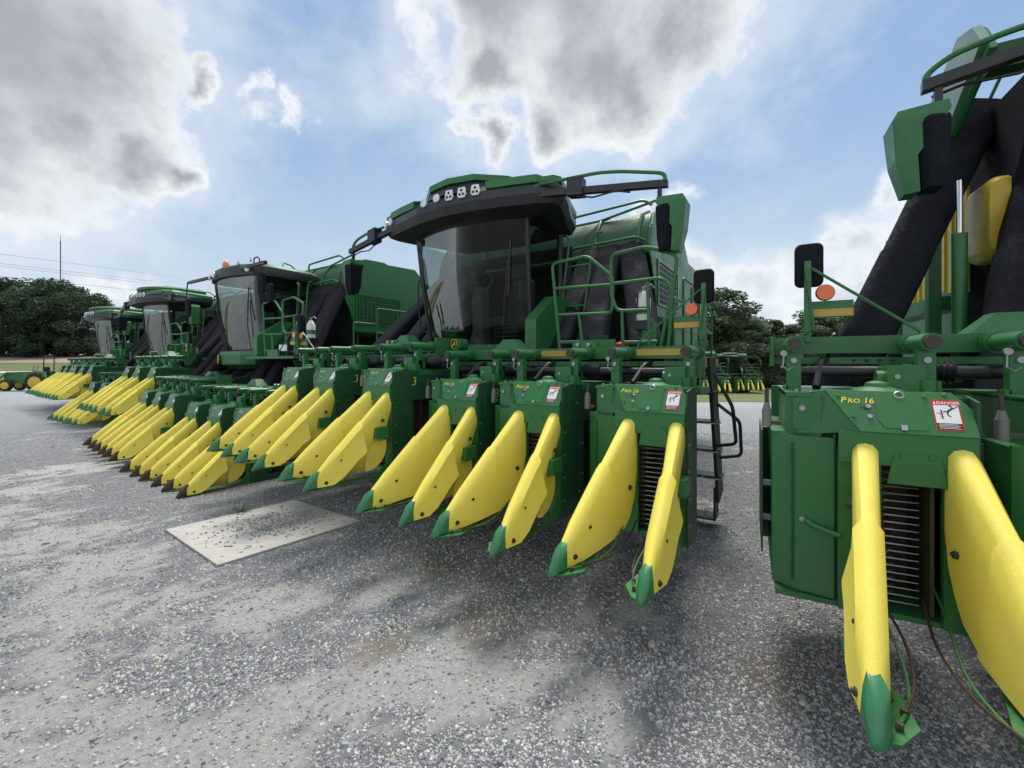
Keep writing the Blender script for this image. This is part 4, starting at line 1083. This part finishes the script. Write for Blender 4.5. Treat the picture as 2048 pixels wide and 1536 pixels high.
    for s in mirrors:
        mp = part('mirror_post', 'mpost%d' % s, mb_mirror_post(s), 'green', C, MH)
        part('mirror', 'mhead%d' % s, mb_mirror_head(s), 'black_plastic', mp); part('reflector', 'refl%d' % s, mb_reflector(s), ['orange', 'black_frame'], mp); part('reflective_strip', 'fstrip%d' % s, mb_flag_strip(s), 'gold_strip', mp)
    if cab:
        CM = T3(cab_x, 0, 0)
        cb = part('cab', 'cabshell', mb_cab_shell, 'black_frame', C, CM)
        part('cab_base', 'cabbase' + style, mb_cab_base(style), 'green', cb)
        part('windshield', 'wind', mb_windshield, 'cab_glass', cb)
        for s in (-1, 1): part('side_window', 'sideg%d' % s, mb_side_glass(s), 'cab_glass', cb)
        part('seat', 'seat', mb_cab_inside, 'seat_grey', cb); part('steering_column', 'col', mb_column, 'column_grey', cb)
        if style == 'new':
            part('roof', 'rooftop', mb_roof_top, 'green', cb); part('roof_visor', 'roofund', mb_roof_under, 'black_frame', cb)
            for x, y, z in ((-.36, 1.735, 3.85), (-.12, 1.715, 3.86)): part('work_lamp', 'lamp', mb_lamp(.055), 'lamp_lens', cb, T3(x, y, z))
            for x, y, a in ((.10, 1.705, .05), (.29, 1.72, .12), (.48, 1.745, .2)): part('work_lamp', 'plamp', mb_plate_lamp, ['white', 'decal_black'], cb, T3(x, y, 3.85) @ RZ(a))
            for x, y, z, a in ((-1.36, 1.975, 3.80, -.4), (-1.20, 1.915, 3.80, -.25)): part('work_lamp', 'lamp', mb_lamp(.055), 'lamp_lens', cb, T3(x, y, z) @ RZ(a))
            part('antenna', 'ant', lambda: MB().cyl((.02, 2.5, 4.14), (.02, 2.5, 4.30), .008, 6).lathe([(0, .13), (.03, .13), (.06, .09)], (-.95, 2.45, 3.92), 'z', 16, 1), ['black_frame', 'gold_strip'], cb)
            for s in (-1, 1):
                arm = part('mirror_arm', 'arm%d' % s, mb_mirror_arm(s), 'black_frame', C, CM)
                part('arm_rail', 'armr%d' % s, mb_arm_rail(s), 'green', arm)
                part('mirror', 'podb%d' % s, mb_pod_back(s), 'black_plastic', arm); part('mirror_cover', 'podg%d' % s, mb_pod_green(s), 'green', arm)
        else:
            part('roof', 'rooftopo', mb_roof_old_green, 'green', cb); part('roof_visor', 'roofundo', mb_roof_old_black, 'black_frame', cb)
            for x, y, z, r, a in ((-.72, 2.0, 3.63, .055, -.45), (-.55, 1.945, 3.64, .06, -.3), (-.28, 1.90, 3.635, .07, -.1), (.9, 2.02, 3.64, .05, .5)): part('work_lamp', 'lampo%.3f' % r, mb_lamp(r), 'lamp_lens', cb, T3(x, y, z) @ RZ(a))
            part('emblem', 'embo', emblem, ['black_frame', 'text_yellow'], cb, T3(-.50, 2.085, 1.83) @ RZ(-.28) @ Matrix.Scale(1.15, 4))
            part('beacon', 'beacon', mb_beacon, ['orange', 'black_frame'], cb)
            arm = part('mirror_arm', 'oarm', mb_old_arm, 'black_frame', C, CM); part('mirror_arm', 'oarm2', mb_old_arm2, 'black_frame', C, CM)
            hl = part('headlight', 'hlbox', lambda: MB().box(2.12, 2.42, 2.0, 2.12, 1.96, 2.10), 'black_frame', C); part('lens', 'hllens', lambda: MB().box(2.14, 2.40, 1.99, 2.0, 1.975, 2.085), 'lamp_lens', hl)
            part('mirror', 'om1', mb_old_mirror(1.50, 3.30), 'black_plastic', arm); part('mirror', 'om2', mb_old_mirror(1.80, 3.08, .18, .36), 'black_plastic', arm); part('mirror', 'om3', mb_old_mirror(-1.86, 3.05, .2, .42), 'black_plastic', arm)
            for x in (.55, 1.05): part('work_lamp', 'lampu', mb_lamp(.06), 'lamp_lens', arm, T3(x, 2.0, 3.82) @ RZ(pi * .8))
    return C

M1 = picker((-1.79, 4.10), 32.8, [(-.301, 2.872, 35.7, .519, [-.86, .0, .943], (-1.90, 1.10)), (-2.787, 4.629, 40.4, .616, [-1.038, -.06, 1.098], (-1.65, 1.30))],
            'nearest whole picker in the row, central, big dark windshield and raised header', three=((0, 0), (1, 0), (1, 1), (1, 2)), hdr=(-1.8275, 3.9693, 35.7), wide=1.06, deps={(0, 2): 1.17, (0, 1): 1.5, (0, 0): 1.6})
M2 = picker((-7.20, 7.62), 33.6, [(-5.247, 6.295, 34.95, -.015, [-.93, 0, .93], (-1.36, 1.12)), (-7.511, 7.905, 37.9, .10, [-.89, 0, .88], (-1.36, 1.36))],
            'older picker with orange beacon on rounded cab roof, header lowered to the gravel', style='old', tipmat='rust_tip', acc_dy=-.35, cab_x=0, mirrors=(1,), hdr=(-6.6, 7.15, 35.3))
M3 = picker((-12.6, 12.15), 31, [(-9.824, 10.178, 35.7, .58, [-.978, -.089, 1.067], (-1.40, 1.25)), (-12.35, 11.95, 32, .10, [-.9, 0.05, .8], (-1.36, 1.30))],
            'third picker in the row, one half of its header raised over the lowered other half', acc_dy=-.2, mirrors=(1,), hdr=(-11.2, 11.1, 35))
M4 = picker((-18.9, 17.1), 31, [(-15.089, 14.115, 34.7, .584, [-1.017, -.028, 1.045], (-1.40, 1.25)), (-17.30, 15.75, 34.7, .584, [-.85, 0, .85], (-1.30, 1.40))],
            'farthest picker in the row, small cab against the dark trees at the left', acc_dy=-.2, mirrors=(1,), hdr=(-16.3, 15.0, 35))
M0 = picker((3.761, -.067), 28.5, [(1.389, 1.221, 28.5, .54, [0, .9, 1.8], (-.52, 2.6))],
            'closest picker, at the right edge, black air ducts rising above its toolbar', acc_dy=-.85, mirrors=(-1,), pod=False, wide=.70,
            ducts=(dict(xb=-2.98, xt=-1.66, dy=0, w=.155, d=.13, yb=2.2, zb=1.0, yt=3.35, zt=3.85), dict(xb=-1.95, xt=-1.15, dy=0, w=.24, d=.16, yb=2.0, zb=1.0, yt=3.3, zt=3.75)))
# things only the closest machine shows
def mb_ypanel():
    m = MB()
    for k in range(2):
        y0 = 3.35 + k * .85
        m.prism([(y0, 2.35), (y0, 3.25), (y0 + .75, 3.35), (y0 + .75, 2.45)], 'x', -1.72, -1.70)
        for q in range(4): m.box(-1.735, -1.72, y0 + .1 + q * .17, y0 + .16 + q * .17, 2.42, 3.2)
    return m
part('side_fairing', 'm0fair', lambda: MB().prism([(2.46, 3.98), (2.60, 4.16), (2.86, 4.25), (3.60, 3.98), (4.1, 3.55), (3.6, 3.35), (3.2, 3.55)], 'x', -1.93, -1.88), 'green_lit', M0)
part('fairing_rib', 'm0rib', lambda: MB().tube([(-1.87, 3.15, 3.60), (-1.87, 2.48, 3.93), (-1.87, 2.62, 4.12), (-1.87, 2.9, 4.22)], .03, 7), 'green', M0)
part('beam', 'm0beam', lambda: MB().box(-1.87, 1.9, 2.5, 2.66, 3.78, 3.95), 'green_dull_shade', M0)
part('side_panel', 'm0yp', mb_ypanel, 'yellow_panel', M0, label='yellow ribbed side panel')
part('tank', 'm0tank', lambda: MB().loft([[(x, y, z) for x, z in rrect(-1.62, 2.86, .26 * k, .62 * k, .08)] for y, k in ((2.9, .9), (2.95, 1), (3.25, 1), (3.3, .9))]), 'yellow_panel', M0, label='yellow tank behind the ducts')
part('duct_hood', 'm0hood', lambda: MB().prism([(2.75, 3.30), (2.62, 3.8), (3.3, 3.8), (3.9, 3.4), (3.9, 2.2), (3.4, 2.2)], 'x', -1.62, .2), 'black_plastic', M0)
part('lift_cylinder', 'm0cyl', lambda: MB().cyl((-1.95, 2.75, 1.6), (-1.95, 2.75, 2.72), .045, 14, 0).cyl((-1.95, 2.75, 2.72), (-1.95, 2.75, 3.12), .018, 12, 1), ['green', 'chrome'], M0)
part('frame_post', 'm0post', lambda: MB().box(-2.2, -2.1, 3.5, 3.6, 1.5, 2.9).box(-2.0, -1.92, 3.2, 3.3, 1.5, 3.2).box(-1.95, -1.75, 3.3, 5.2, 2.2, 2.32), 'green', M0)

# ------------------------------------------------------------------ things standing on the platforms
def on(M, x, y, z): p = (T3(*M.location) @ RZ(M.rotation_euler[2])) @ Vector((x, y, z)); return p
def mb_ext():
    m = MB(); m.lathe([(0, .02), (.0, .075), (.24, .078), (.30, .05), (.33, .03)], (0, 0, .0), 'z', 18, 0); m.cyl((0, 0, .33), (0, 0, .38), .018, 8, 2); m.tube([(0, 0, .37), (.08, -.03, .40), (.11, -.03, .36)], .012, 6, 2); m.tube([(0, 0, .36), (-.07, -.04, .30), (-.085, -.03, .1)], .01, 6, 3)
    m.lathe([(.07, .0795), (.15, .0795)], (0, 0, 0), 'z', 18, 1); return m
p = on(M1, 2.32, 2.40, 2.22)
for M, xx, lab in ((M1, 2.32, 'white fire extinguisher with a green label behind the platform rail of the nearest whole picker'), (M2, 2.50, 'pale fire extinguisher on the platform of the picker with the orange beacon')):
    st = part('bracket', 'extbr', lambda: MB().box(-.09, .09, -.07, .09, -.10, .0).box(-.07, .07, .03, .05, -.34, -.10), 'black_frame', M, T3(xx, 2.40, 2.22))
    p = on(M, xx, 2.40, 2.22)
    o = part('fire_extinguisher', 'ext', mb_ext, ['white', 'green_tip', 'steel', 'black_frame']); o.location = p; tag(o, lab, 'fire extinguisher', 'fire extinguishers on the platforms')
def mb_can():
    m = MB(); m.lathe([(0, .02), (0, .085), (.09, .085), (.105, .07), (.11, .03)], (0, 0, 0), 'z', 18); m.cyl((0, 0, .11), (.0, 0, .125), .02, 8, 0); return m
o = part('fuel_can', 'can', mb_can, 'red'); o.location = on(M1, 2.05, 2.45, 1.881); tag(o, 'small round red fuel can on the green platform behind the rails', 'can')
o = part('storage_box', 'sbox', lambda: MB().box(-.11, .11, -.08, .08, 0, .17).box(-.12, .12, -.09, .09, .17, .20).box(-.03, .0, -.085, -.08, .04, .13, 1), ['green_dull_shade', 'black_frame']); o.location = on(M1, 1.74, 2.5, 1.881); tag(o, 'dark green storage box beside the red can on the platform', 'box')

# pickers far off on the grass
def far(x, y, th, lab):
    z = hgt(x, y)
    t = R_(th); c, s_ = cos(t), sin(t)
    hl = []
    for k, us in ((1.5, [-.9, 0, .9]), (-1.5, [-.9, 0, .9])):
        hl.append((x + k * c, y - k * s_, th, .30, us, (-1.4, 1.4)))
    return picker((x, y, z), th, hl, lab, extras=False, mirrors=())
far(22.5, 44.0, 16, 'far picker on the grass, the right one of the two before the woods')
far(17.2, 40.0, 16, 'far picker on the grass, the left one, half hidden by the nearest picker')

# ------------------------------------------------------------------ compact tractor with loader
def tractor():
    t = empty('tractor', (-30.6, 27.6, 0), R_(12)); tag(t, 'small green loader tractor with yellow wheel rims beyond the farthest picker', 'tractor')
    m = MB(); m.prism([(-1.0, .5), (-1.05, .95), (-.9, 1.12), (.3, 1.2), (.35, .5)], 'y', -.25, .25); m.box(.3, 1.2, -.3, .3, .45, .75); m.prism([(.45, .8), (.5, 1.1), (.75, 1.25), (1.25, 1.2), (1.3, .8)], 'y', -.62, -.38); m.prism([(.45, .8), (.5, 1.1), (.75, 1.25), (1.25, 1.2), (1.3, .8)], 'y', .38, .62)
    o = link(bpy.data.objects.new('body', m.mesh('body', 'green')), t)
    for x, y, r, w in ((-.75, -.5, .36, .22), (-.75, .5, .36, .22), (.85, -.55, .56, .32), (.85, .55, .56, .32)):
        Mw = T3(x, y, r) @ RZ(pi / 2); k = 't%.2f' % r
        wh = part('wheel', 'rimt' + k, mb_rim(w, r), 'yellow_panel', t, Mw); part('tyre', 'tyt' + k, mb_tyre(w, r), 'rubber', wh)
    part('seat', 'tseat', lambda: MB().box(.65, 1.0, -.2, .2, 1.0, 1.1).box(.95, 1.05, -.2, .2, 1.1, 1.5), 'black_plastic', t)
    part('roll_bar', 'rops', lambda: MB().tube([(1.1, -.4, .8), (1.15, -.4, 2.2), (1.15, .4, 2.2), (1.1, .4, .8)], .03, 8, bend=.15), 'rust_tip', t)
    part('steering_wheel', 'tsw', lambda: MB().tube([(.42 + .05 * sin(a), .17 * cos(a), 1.42 + .15 * sin(a)) for a in [2 * pi * k / 14 for k in range(15)]], .015, 6), 'black_frame', t)
    ld = part('loader', 'tload', lambda: MB().tube([(.2, -.38, 1.15), (-.8, -.38, 1.15), (-1.6, -.38, .35)], .05, 6).tube([(.2, .38, 1.15), (-.8, .38, 1.15), (-1.6, .38, .35)], .05, 6).box(.1, .3, -.42, .42, .5, 1.2).tube([(-1.5, -.38, .4), (-1.5, .38, .4)], .04, 6), 'green', t)
    part('bucket', 'tbuck', lambda: MB().prism([(-1.65, .05), (-1.65, .5), (-1.75, .55), (-1.72, .1), (-2.25, .03), (-2.25, .0)], 'y', -.75, .75).prism([(-1.65, .05), (-1.7, .55), (-2.25, .0)], 'y', -.76, -.74).prism([(-1.65, .05), (-1.7, .55), (-2.25, .0)], 'y', .74, .76), 'green', ld)
tractor()

# ------------------------------------------------------------------ trees
def crown_mesh(name, mat, seed, H, Rr, conif=False, n=15000, leaf=.19):
    rnd = random.Random(seed); V = []; F = []; C = []
    blobs = []
    for k in range(46):
        t = rnd.random(); z = H * (.06 + .92 * t)
        prof = (1 - t) * 1.0 + .05 if conif else math.sqrt(max(0.1, 1 - (2 * (t - .35) / 1.4) ** 2))
        a = rnd.random() * 6.28; q = Rr * prof * rnd.uniform(.35, .95)
        blobs.append((Vector((cos(a) * q, sin(a) * q, z)), Rr * rnd.uniform(.22, .40) * (.6 if conif else 1), rnd.random()))
    for k in range(n):
        c, r, shade = blobs[rnd.randrange(len(blobs))]
        d = Vector((rnd.gauss(0, 1), rnd.gauss(0, 1), rnd.gauss(0, 1))).normalized() * r * rnd.random() ** .33; d.z *= .75
        p = c + d; s_ = leaf * rnd.uniform(.5, 1.3)
        u = Vector((rnd.gauss(0, 1), rnd.gauss(0, 1), rnd.gauss(0, .6))).normalized(); w = u.cross(Vector((rnd.gauss(0, 1), rnd.gauss(0, 1), rnd.gauss(0, 1)))).normalized()
        o = len(V); V += [p - u * s_, p + w * s_ * .55, p + u * s_, p - w * s_ * .55]; F.append((o, o + 1, o + 2, o + 3)); C.append(min(1, max(0, shade * .6 + rnd.random() * .4)))
    me = bpy.data.meshes.new(name); me.from_pydata([tuple(v) for v in V], [], F); me.materials.append(MAT[mat])
    at = me.attributes.new('rnd', 'FLOAT', 'FACE'); at.data.foreach_set('value', C); return me
def trunk_mesh(H, r, seed):
    rnd = random.Random(seed); m = MB(); m.tube([(0, 0, -.3), (.05, 0, H * .3), (rnd.uniform(-.3, .3), rnd.uniform(-.3, .3), H * .62), (0, .1, H * .9)], r, 8, rr=[r * 1.2, r, r * .55, r * .12])
    for k in range(9):
        a = rnd.random() * 6.28; z = H * rnd.uniform(.25, .7); l = H * rnd.uniform(.16, .3)
        m.tube([(0, 0, z), (cos(a) * l * .6, sin(a) * l * .6, z + l * .35), (cos(a) * l, sin(a) * l, z + l * .7)], r * .3, 5, rr=[r * .4, r * .22, r * .05])
    return m.mesh('trunk', 'bark')
CR = [crown_mesh('crown', 'leaf_dark', 1, 13, 4.6), crown_mesh('crown', 'leaf_dark', 2, 13, 5.0), crown_mesh('crown', 'leaf_mid', 3, 12, 4.0), crown_mesh('crown', 'leaf_mid', 4, 12, 3.0, True), crown_mesh('crown', 'leaf_mid', 5, 12, 4.4)]
TK = [trunk_mesh(12, .28, 11), trunk_mesh(11, .24, 12)]
def tree(x, y, sc, k, label, group, name='tree', sxy=1.0):
    e = empty(name, (x, y, hgt(x, y) - .05), random.random() * 6.28); e.scale = (sc * sxy, sc * sxy, sc)
    tag(e, label, 'tree', group)
    link(bpy.data.objects.new('crown', CR[k]), e); link(bpy.data.objects.new('trunk', TK[k % 2]), e)
LT = [(-112, 92, 1.2, 1), (-104, 89, 1.18, 0), (-97.5, 91, 1.22, 1), (-93.5, 87, 1.05, 0), (-88.5, 88, .95, 1), (-100, 98, 1.2, 0), (-106, 97, 1.25, 1), (-93, 96, 1.02, 1)]
LL = ['edge of the left wood, cut by the left frame', 'front of the left wood, second from its outer end', 'tall dark crown at the middle of the left wood', 'dark crown right of the tallest in the left wood', 'rounded crown behind the thin radio mast', 'dark crown at the back of the left wood, centre', 'dark crown at the back of the left wood, far left', 'dark crown at the back of the left wood towards its right end']
for (x, y, sc, k), l in zip(LT, LL): tree(x, y, sc, k, l, 'trees beyond the field on the left', sxy=1.25)
RT = [(27.5, 60, 1.06, 4), (32.0, 66, .85, 2), (34.5, 60, .66, 3), (37.0, 61, .78, 3), (40.0, 60, .68, 2), (43.5, 62, .85, 4), (47.5, 60, .86, 2), (51.5, 61, .95, 4), (30.5, 57.5, .7, 2), (45.5, 66, .98, 3), (36, 66, .8, 4), (56, 62, 1.0, 2), (23.5, 62, 1.0, 2), (41.8, 57, .5, 4), (34.0, 56, .5, 2), (50, 56, .6, 2)]
RL = ['tallest tree of the right wood, broad crown just right of the nearest whole picker', 'broad tree behind and right of the tallest in the right wood', 'slim young tree in the gap between the two nearest pickers', 'pointed tree near the middle of the gap between the pickers', 'low rounded tree right of the pointed one', 'tree behind the orange reflector of the closest picker', 'tree left of the big black duct', 'tree behind the big black duct', 'low leafy tree in front of the tallest one', 'pointed tree at the back of the right wood', 'rounded tree at the back of the right wood', 'tree at the right end of the right wood behind the closest picker', 'tree of the right wood mostly hidden by the nearest whole picker', 'bushy small tree at the foot of the right wood, under the orange reflector', 'bushy small tree behind the far pickers', 'bushy small tree right of the gap, behind the toolbar']
for (x, y, sc, k), l in zip(RT, RL): tree(x, y, sc, k, l, 'trees beyond the grass on the right', sxy=1.45)

# radio mast and power line
mast = link(bpy.data.objects.new('radio_mast', MB().tube([(0, 0, 0), (0, 0, 88)], .28, 6).tube([(0, 0, 86), (0, 0, 92)], .12, 5).mesh('radio_mast', 'dark_steel'))); mast.location = (-312, 302, -2)
tag(mast, 'tall thin radio mast on the horizon at the left', 'mast')
pl = empty('power_line', (-90, 80, 12)); tag(pl, 'power line of five thin wires crossing the sky at the left', 'power line')
WIRES = [((-122.06, 82.5, 25.62), (-70.43, 142.5, 24.77)), ((-122.06, 82.5, 23.49), (-70.43, 142.5, 22.98)), ((-122.06, 82.5, 23.01), (-70.43, 142.5, 22.16)), ((-122.06, 82.5, 20.62), (-70.43, 142.5, 20.3)), ((-115.54, 82.5, 17.17), (-74.35, 142.5, 17.76))]
def wire_mesh(a, b):
    a, b, n = Vector(a), Vector(b), 14
    return MB().tube([a.lerp(b, k / n) - Vector((-90, 80, 12)) for k in range(n + 1)], .03, 4)
for i, (a, b) in enumerate(WIRES): part('wire', 'wire%d' % i, (lambda a=a, b=b: wire_mesh(a, b)), 'wire_grey', pl)

print('objects', len(bpy.data.objects))
